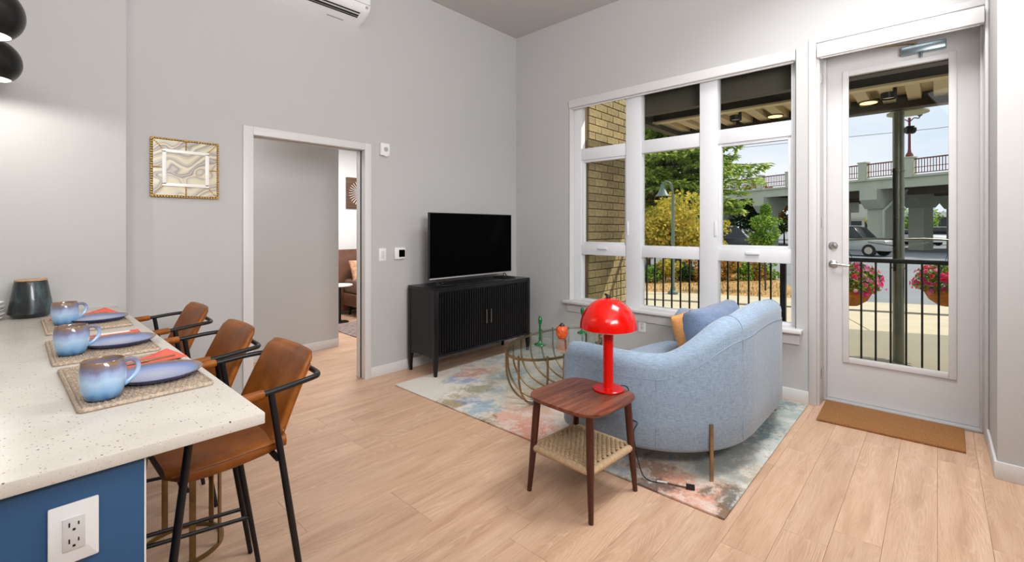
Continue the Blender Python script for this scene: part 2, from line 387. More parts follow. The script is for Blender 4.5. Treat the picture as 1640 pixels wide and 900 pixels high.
def sgroup(name, loc=(0, 0, 0)):
    o = bpy.data.objects.new(name, None); COL.objects.link(o); o.location = loc; o.empty_display_size = .05; return struct(o)
def dup(root, loc, label=None, rz=None):
    r = root.copy(); COL.objects.link(r); r.location = loc
    if rz is not None: r.rotation_euler = (0, 0, rz)
    if label: r['label'] = label
    for ch in list(root.children):
        c = ch.copy(); COL.objects.link(c); c.parent = r
        for g in list(ch.children):
            d = g.copy(); COL.objects.link(d); d.parent = c
    return r
def box(name, m, x0, x1, y0, y1, z0, z1, parent=None, bevel=0, kind=None):
    return MB().box(x0, x1, y0, y1, z0, z1).build(name, m, parent, bevel=bevel, kind=kind)
def catmull(P, n=8, closed=False):
    P = [Vector(p) for p in P]; out = []; k = len(P)
    for i in range(k if closed else k-1):
        p0 = P[i-1] if (i or closed) else P[0]; p1 = P[i]; p2 = P[(i+1) % k]; p3 = P[(i+2) % k] if (closed or i+2 < k) else P[-1]
        for j in range(n):
            t = j/n
            out.append(.5*((2*p1)+(p2-p0)*t+(2*p0-5*p1+4*p2-p3)*t*t+(3*p1-p0-3*p2+p3)*t**3))
    if not closed: out.append(P[-1])
    return out
def smooth01(t): t = max(0, min(1, t)); return t*t*(3-2*t)
def rrect(hx, hy, r, seg=6, cx=0, cy=0):
    out = []
    for sx, sy, a0 in ((1, 1, 0), (-1, 1, pi/2), (-1, -1, pi), (1, -1, 3*pi/2)):
        for k in range(seg+1):
            a = a0 + k*pi/2/seg
            out.append((cx+sx*(hx-r)+r*cos(a), cy+sy*(hy-r)+r*sin(a)))
    return out
def superell(a, b, e, n=64):
    out = []
    for k in range(n):
        t = 2*pi*k/n; c, s_ = cos(t), sin(t)
        out.append((a*math.copysign(abs(c)**(2/e), c), b*math.copysign(abs(s_)**(2/e), s_)))
    return out

# ================================================================ STRUCTURE
YL, XW, CEIL = 3.908, 4.32, 3.79      # left wall face, window wall face, ceiling height
HALL_Y = 5.25
# floor slab + planks
fl = struct(MB().box(-3.0, 4.62, -4.0, 3.8, -.12, -.008).box(.5, 6.2, 3.8, 7.4, -.12, -.008).build('floor', plain('floor_underlay', srgb(128, 94, 68), .9)))
PW, PLN = .178, 1.22
def plank_mesh(L):
    mb = MB().box(0, L, 0, PW-.0007, -.01, 0); me = mb.build('plank_shape', M['plank'], bevel=.0008, seg=1)
    d = me.data; bpy.data.objects.remove(me); return d
plank_cache = {}
rows = int((7.3+1.6)/PW)+1
n_pl = 0; rest = MB()
rp = random.Random(3)
def put_plank(x0, x1, y):
    global n_pl
    L = round(x1-x0-.0008, 4)
    if L < .06: return
    if L not in plank_cache: plank_cache[L] = plank_mesh(L)
    o = link('plank', plank_cache[L], fl, (x0, y, 0)); n_pl += 1
for r in range(rows):
    y = -1.6 + r*PW
    if y < 3.74: xa, xb = (.0, 4.60)
    else: xa, xb = (.32, 4.4)
    if y < -.4: xa, xb = 2.0, 4.6
    if y > 5.2: xa = 2.65
    x = -1.22 + rp.choice([0, .31, .62, .93, .15, .47])
    while x < xb:
        a, b = max(x, xa), min(x+PLN, xb)
        if b-a > .06: put_plank(round(a, 2), round(b, 2), y)
        x += PLN
for r in range(22):      # floor behind the camera, never seen singly
    y = -4.0 + r*PW
    for k in range(5):
        rest.box(-3+k*PLN+.001, -3+(k+1)*PLN-.001, y, y+PW-.0012, -.01, 0) if y < -1.75 or k < 2 else None
for r in range(30):
    y = -1.6+r*PW
    for k in range(2): rest.box(-3+k*1.5, -3+(k+1)*1.5-.002, y, y+PW-.0012, -.01, 0)
rest.build('floor_boards', M['plank'], fl, kind='stuff')

wl = MB()
wl.box(.50, 1.256, YL, YL+.14, 0, CEIL).box(1.256, 2.235, YL, YL+.14, 2.146, CEIL).box(2.235, 4.62, YL, YL+.14, 0, CEIL)
struct(wl.build('wall_left', M['wall']))
struct(box('wall_kitchen', M['wall'], -3.0, .50, 3.80, 4.05, 0, CEIL))
wf = MB()
WY0, WY1, WZ0, WZ1 = .85, 3.09, .56, 2.853
wf.box(XW, 4.62, WY1, YL, 0, CEIL).box(XW, 4.62, .70, WY0, 0, CEIL).box(XW, 4.62, WY0, WY1, 0, WZ0).box(XW, 4.62, WY0, WY1, WZ1, CEIL)
wf.box(XW, 4.62, -.243, .70, 2.90, CEIL)
struct(wf.build('wall_front', M['wall']))
struct(box('wall_right', M['wall'], 3.75, 4.62, -4.0, -.245, 0, CEIL))
struct(box('wall_back', M['wall'], -3.0, 3.75, -4.12, -4.0, 0, CEIL))
struct(box('wall_side', M['wall'], -3.12, -3.0, -4.12, 4.05, 0, CEIL))
struct(box('ceiling', M['ceiling'], -3.12, 4.62, -4.12, 4.05, CEIL, CEIL+.12))
# hallway + bedroom shell
struct(box('wall_hall', M['wall'], .2, 2.65, HALL_Y, HALL_Y+.12, 0, 2.75))
struct(box('wall_bedroom', M['wall_bright'], 2.53, 6.3, 7.30, 7.42, 0, 2.75))
struct(box('wall_bedroom_side', M['wall_bright'], 2.53, 2.65, HALL_Y+.12, 7.30, 0, 2.75))
struct(box('wall_bedroom_end', M['wall_bright'], 6.18, 6.3, 4.05, 7.30, 0, 2.75))
struct(box('wall_hall_end', M['wall'], .2, .32, 4.05, HALL_Y, 0, 2.75))
struct(box('ceiling_bedroom', M['ceiling'], .2, 6.3, 4.05, 7.42, 2.75, 2.85))

# baseboards
BB = .098
def bb(name, x0, x1, y0, y1): struct(box(name, M['trim'], x0, x1, y0, y1, 0, BB, bevel=.003))
bb('baseboard_left', 2.287, XW, YL-.013, YL); bb('baseboard_left', .50, 1.203, YL-.013, YL)
bb('baseboard_front', XW-.013, XW, .757, YL-.013)
bb('baseboard_right', 3.75, XW-.016, -.245, -.232); bb('baseboard_right', 3.737, 3.75, -4.0, -.232)
bb('baseboard_hall', .32, 2.65, HALL_Y-.013, HALL_Y); bb('baseboard_bedroom', 2.65, 6.18, 7.287, 7.30)

# interior doorway: casing, jamb, pocket slot
d2 = sgroup('door_2')
cz = MB().box(1.204, 1.276, YL-.016, YL, 0, 2.19).box(2.222, 2.287, YL-.016, YL, 0, 2.19).box(1.276, 2.222, YL-.016, YL, 2.126, 2.19)
cz.build('door_casing', M['trim'], d2, bevel=.003)
jb = MB().box(1.256, 1.276, YL, YL+.14, 0, 2.146)
jb.box(1.276, 2.222, YL, YL+.05, 2.126, 2.146).box(1.276, 2.222, YL+.09, YL+.14, 2.126, 2.146)
jb.box(2.222, 2.235, YL, YL+.05, 0, 2.146).box(2.222, 2.235, YL+.09, YL+.14, 0, 2.146)
jb.build('door_jamb', M['trim'], d2, bevel=.002)
MB().box(2.2335, 2.236, YL+.05, YL+.09, 0, 2.146).box(1.276, 2.222, YL+.05, YL+.09, 2.144, 2.1475).build('pocket_slot', M['dark_void'], d2)

# main window
w1 = sgroup('window_1')
fx0, fx1 = 4.41, 4.49       # frame depth
cols = [(2.42, 2.99), (1.65, 2.25), (.90, 1.488)]
zr = [(.605, 1.105), (1.225, 2.175), (2.305, 2.80)]
fr = MB()
ys = sorted([WY0, .90, 1.488, 1.65, 2.25, 2.42, 2.99, WY1])
fr.box(fx0, fx1, WY0, .90, WZ0, WZ1).box(fx0, fx1, 2.99, WY1, WZ0, WZ1)
fr.box(fx0-.012, fx1, 1.488, 1.65, WZ0, WZ1).box(fx0-.012, fx1, 2.25, 2.42, WZ0, WZ1)
for a, b in cols:
    for z0, z1 in ((WZ0, .605), (1.105, 1.225), (2.175, 2.305), (2.80, WZ1)): fr.box(fx0, fx1, a, b, z0, z1)
fr.build('window_frame', M['vinyl'], w1, bevel=.004)
MB().box(XW, 4.41, WY1-.001, WY1+.004, WZ0, WZ1).box(XW, 4.41, WY0-.004, WY0+.001, WZ0, WZ1).build('window_return', M['trim'], w1)
for ci, (a, b) in enumerate(cols):
    for ri, (z0, z1) in enumerate(zr):
        if ri == 1 and ci in (0, 2):
            s = MB(); t = .026
            s.box(4.425, 4.475, a, a+t, z0, z1).box(4.425, 4.475, b-t, b, z0, z1).box(4.425, 4.475, a+t, b-t, z0, z0+t).box(4.425, 4.475, a+t, b-t, z1-t, z1)
            so = s.build('sash', M['vinyl'], w1, bevel=.003)
            hy = (a+b)/2
            MB().box(4.385, 4.412, hy-.055, hy+.055, 1.17, 1.195).build('sash_handle', M['vinyl'], so, bevel=.006)
            ky = b-.0 if ci == 2 else a-.04
            MB().box(4.388, 4.402, ky+.008, ky+.026, 1.33, 1.47).build('sash_lock', M['vinyl'], so, bevel=.004)
            MB().box(4.448, 4.454, a+t-.004, b-t+.004, z0+t-.004, z1-t+.004).build('pane', M['glass'], so)
        else:
            MB().box(4.455, 4.461, a-.004, b+.004, z0-.004, z1+.004).build('pane', M['glass'], w1)
MB().box(4.235, 4.41, .795, 3.135, .56, .588).build('window_sill', M['trim'], w1, bevel=.004)
MB().box(4.30, 4.32, .82, 3.11, .462, .56).build('window_apron', M['trim'], w1, bevel=.003)
MB().box(4.50, 4.62, WY0, WY1, WZ0-.004, .57).build('exterior_sill', M['dark_void'], w1)

def blind(y0, y1, z0, z1, x0, x1, label):
    t = thing('roller_blind', label, 'blind', (x1, (y0+y1)/2, z0))
    MB().box(x0-x1, 0, -(y1-y0)/2, (y1-y0)/2, 0, z1-z0).build('blind_valance', M['trim'], t, bevel=.003)
    MB().lathe([(.006, -(y1-y0)/2+.02), (.006, (y1-y0)/2-.02)], seg=8).build('blind_hem_bar', M['white_plastic'], t).matrix_basis = Matrix.Translation((x0/2-x1/2, 0, -.004)) @ Matrix.Rotation(pi/2, 4, 'X')
blind(.852, 3.088, 2.767, 2.853, 4.30, 4.405, 'white roller blind cassette along the top of the wide window')
blind(-.222, .695, 2.735, 2.841, 4.265, 4.318, 'white roller blind cassette above the glazed patio door')

# patio door
d1 = sgroup('door_1')
c2 = MB().box(XW-.014, XW, .705, .757, 0, 2.908).box(XW-.014, XW, -.2435, -.226, 0, 2.908).box(XW-.014, XW, -.226, .705, 2.862, 2.908)
c2.build('door_casing', M['door_paint'], d1, bevel=.003)
j2 = MB().box(XW, 4.62, .685, .702, 0, 2.90).box(XW, 4.62, -.2435, -.2265, 0, 2.90).box(XW, 4.62, -.2265, .685, 2.86, 2.90)
j2.box(4.49, 4.545, .668, .686, 0, 2.86).box(4.49, 4.545, -.2275, -.212, 0, 2.86)
j2.build('door_jamb', M['door_paint'], d1, bevel=.002)
DX = 4.552
sl = MB(); gy0, gy1, gz0, gz1 = -.062, .530, .362, 2.625
sl.box(DX, DX+.045, gy1, .682, .022, 2.858).box(DX, DX+.045, -.224, gy0, .022, 2.858).box(DX, DX+.045, gy0, gy1, .022, gz0).box(DX, DX+.045, gy0, gy1, gz1, 2.858)
slab = sl.build('door_slab', M['door_paint'], d1)
tr = MB(); tw = .036
tr.box(DX-.012, DX+.004, gy1-.006, gy1+tw, gz0-tw, gz1+tw).box(DX-.012, DX+.004, gy0-tw, gy0+.006, gz0-tw, gz1+tw)
tr.box(DX-.012, DX+.004, gy0+.006, gy1-.006, gz0-tw, gz0+.006).box(DX-.012, DX+.004, gy0+.006, gy1-.006, gz1-.006, gz1+tw)
tr.build('glazing_bead', M['trim'], slab, bevel=.003)
MB().box(DX+.018, DX+.024, gy0-.004, gy1+.004, gz0-.004, gz1+.004).build('pane', M['glass'], slab)
hl = MB().lathe([(.001, 0), (.031, 0), (.031, .008), (.026, .012), (.014, .016), (.012, .05), (.001, .05)], seg=20)
h = hl.build('lever_rose', M['chrome'], slab, smooth=35); h.matrix_basis = Matrix.Translation((DX, .628, 1.112)) @ Matrix.Rotation(-pi/2, 4, 'Y')
MB().tube([(DX-.048, .635, 1.112), (DX-.05, .60, 1.112), (DX-.05, .56, 1.108), (DX-.046, .515, 1.104)], [.011, .010, .009, .007], 10).build('lever', M['chrome'], slab, smooth=40)
db = MB().lathe([(.001, 0), (.031, 0), (.031, .01), (.026, .016), (.012, .018), (.012, .024), (.001, .024)], seg=20).build('deadbolt', M['chrome'], slab, smooth=35)
db.matrix_basis = Matrix.Translation((DX, .628, 1.262)) @ Matrix.Rotation(-pi/2, 4, 'Y')
MB().box(DX-.06, DX, -.045, .205, 2.69, 2.75).build('closer_body', M['steel'], slab, bevel=.008)
MB().bar((DX-.03, .12, 2.765), (DX-.05, .42, 2.80), .02, .008).bar((DX-.03, .12, 2.75), (DX-.03, .12, 2.775), .016, .016).build('closer_arm', M['bronze'], slab)
MB().lathe([(.008, 0), (.008, .05)], c=(0, 0, 0), seg=10).build('closer_knob', M['steel'], slab, loc=(DX-.03, .09, 2.655))
MB().box(4.485, 4.62, -.226, .685, 0, .02).build('threshold', M['grey_plastic'], d1, bevel=.004)
for hz in (.24, 1.45, 2.6): MB().box(XW+.055, XW+.10, .679, .6855, hz-.04, hz+.04).build('strike_plate', M['chrome'], d1)

# brick pier of the bedroom wing, seen through the window
bk = struct(box('wall_brick', M['mortar'], 4.622, 5.87, 3.122, 4.05, -.15, 3.9))
bl, bh, bp = .2705, .0838, .282
def brick_shape(L): 
    o = MB().box(0, L, -.010, .02, 0, bh).build('b', M['brick'], bevel=.003, seg=1); d = o.data; bpy.data.objects.remove(o); return d
full, half = brick_shape(bl), brick_shape(.1295)
BRX, BRY, BZP = 5.87, 3.112, .094
for r in range(42):
    z = -.14 + r*BZP
    if z > 3.75: break
    off = 0 if r % 2 else bp/2
    if off: link('brick', half, bk, (BRX-.1352, BRY, z))
    x = BRX - off - bp
    while x > 4.48:
        if x > 4.62: link('brick', full, bk, (x+.006, BRY, z))
        else: link('brick', half, bk, (x+bp/2+.006, BRY, z))
        x -= bp
for r in range(8, 34):   # end face headers turned round the corner
    o = link('brick', half, bk, (BRX+.010, BRY+.004, -.14+r*BZP)); o.rotation_euler = (0, 0, pi/2)

# ================================================================ KITCHEN ISLAND
isl = thing('kitchen_island', 'blue painted kitchen island base beneath the speckled countertop', 'island', (-.2, 2.5, 0))
def at(par, mb, name, m, **k):
    o = mb.build(name, m, par, **k); l = par.location; o.location = (-l.x, -l.y, -l.z) if par.rotation_euler.z == 0 else o.location; return o
at(isl, MB().box(-.62, .195, 1.345, 3.795, .09, .884).box(-.56, .14, 1.40, 3.79, 0, .09), 'cabinet_body', M['blue_panel'])
at(isl, MB().box(-.62, .208, 1.335, 1.345, 0, .884), 'end_panel', M['blue_panel'], bevel=.002)
at(isl, MB().box(.208, .2115, 1.335, 1.36, 0, .884), 'edge_strip', M['white_plastic'])
ct = tag(MB().box(-.68, .457, 1.307, 3.798, .885, .915).build('countertop', M['counter'], bevel=.003), 'cream speckled quartz countertop laid with three place settings', 'countertop')

def outlet(name, label, loc, rz):
    t = thing('power_outlet', label, 'outlet', loc, rz)      # local: faces -y
    MB().prism(rrect(.039, .062, .003), 0, .006).build('cover_plate', M['white_plastic'], t, bevel=.0015).rotation_euler = (pi/2, 0, 0)
    f = MB().box(-.0175, .0175, -.0085, -.005, -.034, .034).build('receptacle', M['trim'], t, bevel=.001)
    g = MB()
    for zc in (.017, -.017):
        g.box(-.0085, -.006, -.0092, -.008, zc-.002, zc+.007).box(.006, .0082, -.0092, -.008, zc-.001, zc+.006)
        g.lathe([(.0026, 0), (.0026, .0012)], c=(0, 0, 0), seg=8) if False else g.box(-.0022, .0022, -.0092, -.008, zc-.0105, zc-.0062)
    g.build('slots', M['dark_void'], f)
    return t
outlet('power_outlet', 'white double power outlet on the blue island end panel', (.0905, 1.333, .765), 0)
outlet('power_outlet', 'white power outlet on the wall under the wide window sill', (4.318, 2.19, .42), -pi/2)

# ---- place settings
CZ = .915
def placemat(y0, y1, x0, x1, label, rz=0):
    t = thing('placemat', label, 'placemat', ((x0+x1)/2, (y0+y1)/2, CZ), rz, 'woven placemats on the counter')
    hx, hy = (x1-x0)/2, (y1-y0)/2
    MB().prism(rrect(hx-.012, hy-.012, .012), .0005, .008).build('woven_field', M['mat_weave'], t)
    st = MB(); n = 40
    for k in range(n):       # ropes laid side by side
        x = -hx+.016+(2*hx-.032)*k/(n-1)
        st.tube([(x+.0012*((j+k) % 2), -hy+.014+(2*hy-.028)*j/24, .0072+.0014*((j+k) % 2)) for j in range(25)], [.0036+.0012*((j+k) % 2) for j in range(25)], 5)
    st.build('rope_rows', M['mat_weave'], t, smooth=60, kind='stuff')
    e = [(x, y, .006) for x, y in rrect(hx-.006, hy-.006, .012, 3)]
    MB().tube(e, .006, 6, closed=True).build('braided_edge', M['mat_weave'], t, smooth=60)
    return t
MT = CZ+.0135
placemat(1.645, 2.195, .112, .428, 'beige woven placemat nearest the front end of the counter', .02)
placemat(2.27, 2.77, .098, .41, 'beige woven placemat in the middle of the counter')
placemat(2.955, 3.465, .108, .42, 'beige woven placemat at the far end of the counter beside the dark jar')

def mug(loc, label, rz):
    t = thing('mug', label, 'mug', loc, rz, 'blue glazed mugs')
    p = [(.034, 0), (.040, .003), (.0475, .028), (.0515, .054), (.051, .080), (.0475, .104), (.0455, .107), (.0435, .104), (.047, .08), (.047, .05), (.042, .014), (.001, .010)]
    MB().lathe(p, seg=36).build('mug_body', M['glaze'], t, smooth=50)
    P = catmull([(.047, 0, .090), (.068, 0, .092), (.084, 0, .076), (.082, 0, .052), (.064, 0, .032), (.044, 0, .022)], 6)
    MB().tube(P, .0068, 8, flat=.75).build('mug_handle', M['glaze'], t, smooth=60)
    return t
m1 = mug((.176, 1.715, MT), 'blue glazed mug on the nearest placemat', .30)
dup(m1, (.157, 2.400, MT), 'blue glazed mug on the middle placemat', .30)
dup(m1, (.183, 3.175, MT), 'blue glazed mug on the far placemat next to the dark jar', .30)
def plate(loc, label):
    t = thing('plate', label, 'plate', loc, 0, 'blue dinner plates')
    MB().lathe([(.001, .007), (.092, .007), (.108, .011), (.117, .018), (.1195, .0182), (.119, .0165)], seg=48, cap=False).build('plate_top', M['plate'], t, smooth=50)
    MB().lathe([(.001, 0), (.090, 0), (.098, .002), (.112, .010), (.1195, .0175), (.119, .0182), (.104, .006), (.001, .003)], seg=48).build('plate_base', M['plate_under'], t, smooth=50)
    return t
p1 = plate((.321, 1.838, MT), 'blue rimmed plate on the nearest placemat')
dup(p1, (.306, 2.480, MT), 'blue rimmed plate on the middle placemat')
dup(p1, (.311, 3.188, MT), 'blue rimmed plate on the far placemat')
def napkin(loc, label, rz, tri):
    t = thing('napkin', label, 'napkin', loc, rz, 'coral napkins behind the plates')
    a = MB().prism([(-.16, -.028), (.10, -.03), (.105, .03), (-.155, .026)], 0, .005)
    a.build('folded_band', M['coral'], t, bevel=.0015)
    if tri:
        v = [(.0, -.028, .006), (.112, -.034, .006), (.07, .035, .030), (-.02, .03, .007), (.0, -.028, .002), (.112, -.034, .002), (.07, .035, .024), (-.02, .03, .002)]
        MB().add(v, [(0, 1, 2, 3), (7, 6, 5, 4), (0, 4, 5, 1), (1, 5, 6, 2), (2, 6, 7, 3), (3, 7, 4, 0)]).build('folded_corner', M['coral'], t)
    return t
napkin((.325, 2.050, MT), 'coral napkin folded to a raised corner on the nearest placemat', .10, True)
napkin((.30, 2.70, MT), 'flat coral napkin on the middle placemat', .04, False)
napkin((.295, 3.39, MT), 'coral napkin on the far placemat against the wall', .08, True)
def knife(loc, rz, label, m):
    t = thing('table_knife', label, 'knife', loc, rz, 'table knives on napkins')
    MB().prism([(-.125, -.008), (-.02, -.010), (-.02, .006), (-.11, .006)], .0, .0025).build('blade', M['steel'], t, bevel=.0005)
    MB().prism(rrect(.055, .0075, .006, 4, .033, -.002), 0, .0065).build('handle', m, t, bevel=.001)
knife((.32, 2.035, MT+.0065), .12, 'dark handled table knife on the nearest napkin', M['bronze'])
knife((.28, 2.69, MT+.0055), .04, 'pale handled table knife on the middle napkin', M['white_ceramic'])
knife((.275, 3.365, MT+.0055), .08, 'table knife on the far napkin', M['brass'])

v = thing('ceramic_canister', 'dark teal glazed canister with tan wooden lid on the counter by the wall', 'canister', (.078, 3.672, CZ))
MB().lathe([(.001, 0), (.066, 0), (.071, .004), (.091, .024), (.091, .030), (.067, .190), (.065, .196), (.062, .198)], seg=44).build('canister_body', M['vase'], v, smooth=30)
MB().lathe([(.001, .193), (.0655, .1985), (.0675, .202), (.066, .206), (.001, .207)], seg=44).build('canister_lid', M['pale_wood'], v, smooth=40)
labs = ['lowest white scalloped bowl in the stack beside the dark canister', 'second white scalloped bowl from the bottom of the stack', 'middle white scalloped bowl of the stack', 'white scalloped bowl just below the top of the stack', 'topmost white scalloped bowl of the stack beside the dark canister']
for k in range(5):
    r = .083; rings = []
    for rr, z in ((.05, 0), (.07, .004), (r, .017), (r-.002, .019), (.066, .008), (.03, .0065)):
        rings.append([((rr*(1+.035*cos(16*a) if rr > .06 else rr))*cos(a) if rr > .06 else rr*cos(a), (rr*(1+.035*cos(16*a))) * sin(a) if rr > .06 else rr*sin(a), z) for a in [2*pi*j/64 for j in range(64)]])
        if rr > .06: rings[-1] = [(rr*(1+.035*cos(16*a))*cos(a), rr*(1+.035*cos(16*a))*sin(a), z) for a in [2*pi*j/64 for j in range(64)]]
    b = MB().loft(rings).build('white_bowl', M['white_ceramic'], smooth=50, loc=(-.105+.004*(k % 2), 3.66, CZ+.0195*k))
    tag(b, labs[k], 'bowl', 'stacked white bowls')

# ---- pendants over the island
def pendant(loc, label):
    t = thing('pendant_lamp', label, 'pendant lamp', loc, 0, 'black globe pendants')
    R = .115; prof = []
    for k in range(19):
        a = radians(90) - k*radians(90+49)/18
        prof.append((max(.001, R*cos(a)), R*sin(a)))
    MB().lathe(prof, seg=40, cap=False).build('shade', M['pendant_black'], t, smooth=60)
    inner = [((R-.003)*r/R if r > .002 else .001, z*(R-.003)/R) for r, z in prof]
    MB().lathe(inner, seg=40, cap=False).build('shade_lining', M['pendant_white'], t, smooth=60)
    rr, zz = prof[-1]; ri, zi = inner[-1]
    MB().lathe([(rr, zz), (ri, zi), (ri, zi-.001), (rr, zz-.001), (rr, zz)], seg=40, cap=False).build('rim', M['pendant_black'], t)
    MB().lathe([(.001, -.066), (.016, -.06), (.024, -.045), (.018, -.02), (.010, 0)], seg=16).build('bulb', M['bulb'], t, smooth=60)
    MB().lathe([(.012, 0), (.012, .135), (.004, .145), (.004, CEIL-loc[2])], seg=12).build('cord', M['black_plastic'], t, smooth=40)
    MB().lathe([(.06, CEIL-loc[2]-.025), (.06, CEIL-loc[2])], seg=24).build('canopy_plate', M['pendant_black'], t)
    l = bpy.data.lights.new('pendant_light', 'POINT'); l.energy = 7; l.color = (1, .96, .90); l.shadow_soft_size = .012
    lo = bpy.data.objects.new('pendant_light', l); COL.objects.link(lo); lo.location = (0, 0, -.0755); lo.parent = t
    return t
pendant((-.070, 2.66, 2.225), 'black globe pendant lamp nearer the camera, higher in the view')
pendant((-.069, 3.42, 2.225), 'black globe pendant lamp closer to the kitchen wall, lower in the view')

# ================================================================ BAR STOOLS
def stool(loc, label):
    t = thing('bar_stool', label, 'stool', loc, 0, 'leather bar stools along the counter')
    # local: x as world x, y centred on the stool
    # seat: lofted pad
    sec = []
    for k in range(13):
        u = k/12; x = .305 + .335*u
        hw = .215*(1-.10*(1-smooth01(u/.18))) ; top = .695 - .012*sin(pi*u) + .012*u; th = .058*(1-.35*(1-smooth01(u/.15)))
        ring = []
        for q in range(20):
            a = 2*pi*q/20; cx, sx_ = cos(a), sin(a)
            yy = hw*math.copysign(abs(cx)**.35, cx); zz = top-th/2 + th/2*math.copysign(abs(sx_)**.5, sx_) - .010*(1-(yy/hw)**2)*(1 if sx_ > 0 else .6)
            ring.append((x, yy, zz))
        sec.append(ring)
    se = MB().loft(sec).build('seat', M['leather'], t, smooth=70)
    # back
    sec = []
    for k in range(15):
        u = k/14; z = .655 + .295*u; x = .605 + .112*u + .02*u*u - .03*(1-smooth01(u/.25)); th = .040*(1 - .5*(1-smooth01((1-u)/.08)))
        hw = (.212 - .022*u) * (1-.12*(1-smooth01((1-u)/.10)))
        ring = []
        for q in range(24):
            a = 2*pi*q/24; ca, sa = cos(a), sin(a)
            yy = hw*math.copysign(abs(ca)**.4, ca); cur = -.022*(yy/.21)**2
            ring.append((x + cur + .02 + th/2*math.copysign(abs(sa)**.55, sa), yy, z))
        sec.append(ring)
    ba = MB().loft(sec).build('backrest', M['leather'], t, smooth=70)
    # piping seams + stitches
    for s_ in (-1, 1):
        MB().tube([(.32, s_*.207, .672), (.45, s_*.2165, .676), (.62, s_*.2165, .684)], .0028, 6).build('piping', M['leather'], se, smooth=60)
        MB().tube([(.64+.112*u+.02*u*u-.022*((.206-.022*u)/.21)**2-.004, s_*(.207-.021*u), .655+.295*u) for u in (.12, .3, .5, .7, .88)], .003, 6).build('piping', M['leather'], ba, smooth=60)
    # arm hoop round the back
    A = [(.352, -.252, .852), (.46, -.254, .862), (.57, -.255, .868), (.66, -.250, .876), (.722, -.236, .879), (.748, -.212, .878), (.762, -.155, .876), (.768, 0, .875)]
    A = A + [(x, -y, z) for x, y, z in reversed(A[:-1])]
    MB().tube(catmull(A, 5), .0097, 10).build('arm_hoop', M['black_metal'], t, smooth=60)
    for s_ in (-1, 1):
        MB().tube([(.355, s_*.252, .8525), (.36, s_*.252, .853), (.47, s_*.2545, .863), (.546, s_*.255, .867), (.553, s_*.255, .8674)], [.0125, .0155, .0155, .0155, .0125], 10).build('arm_wrap', M['leather'], t, smooth=60)
        MB().tube([(.575, s_*.255, .868), (.622, s_*.258, .45), (.706, s_*.248, 0.001)] if False else [(.575, s_*.255, .868), (.64, s_*.252, .43), (.706, s_*.246, .001)], [.0105, .0115, .0095], 8).build('leg', M['black_metal'], t, smooth=60)
        MB().tube([(.36, s_*.252, .853), (.314, s_*.252, .45), (.268, s_*.25, .001)], [.0105, .0115, .0095], 8).build('leg', M['black_metal'], t, smooth=60)
        MB().tube([(.297, s_*.251, .255), (.674, s_*.249, .205)], .008, 8).build('side_rung', M['black_metal'], t, smooth=60)
        [MB().bar((bx_, s_*.252, .64), (bx_, s_*.18, .645), .014, .012).build('seat_bracket', M['black_metal'], t) for bx_ in (.60, .345)]
    MB().tube([(.297, -.25, .25), (.297, .25, .25)], .008, 8).build('footrest', M['black_metal'], t, smooth=60)
    return t
s1 = stool((0, 1.85, 0), 'cognac leather bar stool nearest the camera')
dup(s1, (-.002, 2.43, 0), 'cognac leather bar stool in the middle of the three')
dup(s1, (.012, 3.205, 0), 'cognac leather bar stool farthest from the camera at the wall')

bs = thing('drum_stand', 'low brass open-frame drum stand tucked under the middle bar stool', 'stand', (.51, 2.44, 0))
for k in range(4):
    a = radians((31, -40, 102, -88)[k]); ca, sa = cos(a), sin(a)
    MB().obox((.155*ca, .155*sa, .285), (.006, .024, .56), Matrix.Rotation(a, 3, 'Z')).build('upright', M['brass'], bs, bevel=.001)
MB().lathe([(.150, 0), (.158, 0), (.158, .018), (.150, .018), (.150, 0)], seg=40, cap=False).build('base_ring', M['brass'], bs)
MB().lathe([(.150, .548), (.158, .548), (.158, .566), (.150, .566), (.150, .548)], seg=40, cap=False).build('top_ring', M['brass'], bs)
MB().lathe([(.001, .56), (.152, .56), (.152, .568), (.001, .568)], seg=40).build('top_disc', M['brass'], bs)

# ================================================================ LEFT WALL ITEMS
art = thing('framed_agate_art', 'gold beaded frame with agate pattern and white inner border on the left wall', 'picture', (.838, YL-.001, 1.818))
hx, hz = .201, .203
MB().box(-hx+.012, hx-.012, -.018, 0, -hz+.012, hz-.012).build('backing', M['dark_void'], art)
dv = .006
for k, (x0, x1, z0, z1) in enumerate([(-hx+.014, -dv/2, 0+dv/2, hz-.014), (dv/2, hx-.014, dv/2, hz-.014), (-hx+.014, -dv/2, -hz+.014, -dv/2), (dv/2, hx-.014, -hz+.014, -dv/2)]):
    MB().box(x0, x1, -.021, -.012, z0, z1).build('agate_panel', M['agate'], art)
bd = MB()
def beads(a, b, n, r, y):
    for i in range(n):
        t_ = (i+.5)/n; x = a[0]+(b[0]-a[0])*t_; z = a[1]+(b[1]-a[1])*t_
        bd.lathe([(.0005, -r*.9), (r*.75, -r*.6), (r, 0), (r*.75, r*.6), (.0005, r*.9)], c=(x, y, z), seg=8)
for a, b in (((-hx+.006, -hz+.006), (hx-.006, -hz+.006)), ((-hx+.006, hz-.006), (hx-.006, hz-.006)), ((-hx+.006, -hz+.006), (-hx+.006, hz-.006)), ((hx-.006, -hz+.006), (hx-.006, hz-.006))): beads(a, b, 24, .0085, -.02)
ix, iz = .120, .114
for a, b in (((-hx, hz), (-ix, iz)), ((hx, hz), (ix, iz)), ((-hx, -hz), (-ix, -iz)), ((hx, -hz), (ix, -iz))): beads(a, b, 9, .0055, -.022)
for a, b in (((0, hz), (0, iz)), ((0, -hz), (0, -iz)), ((-hx, 0), (-ix, 0)), ((hx, 0), (ix, 0))): beads(a, b, 8, .0055, -.022)
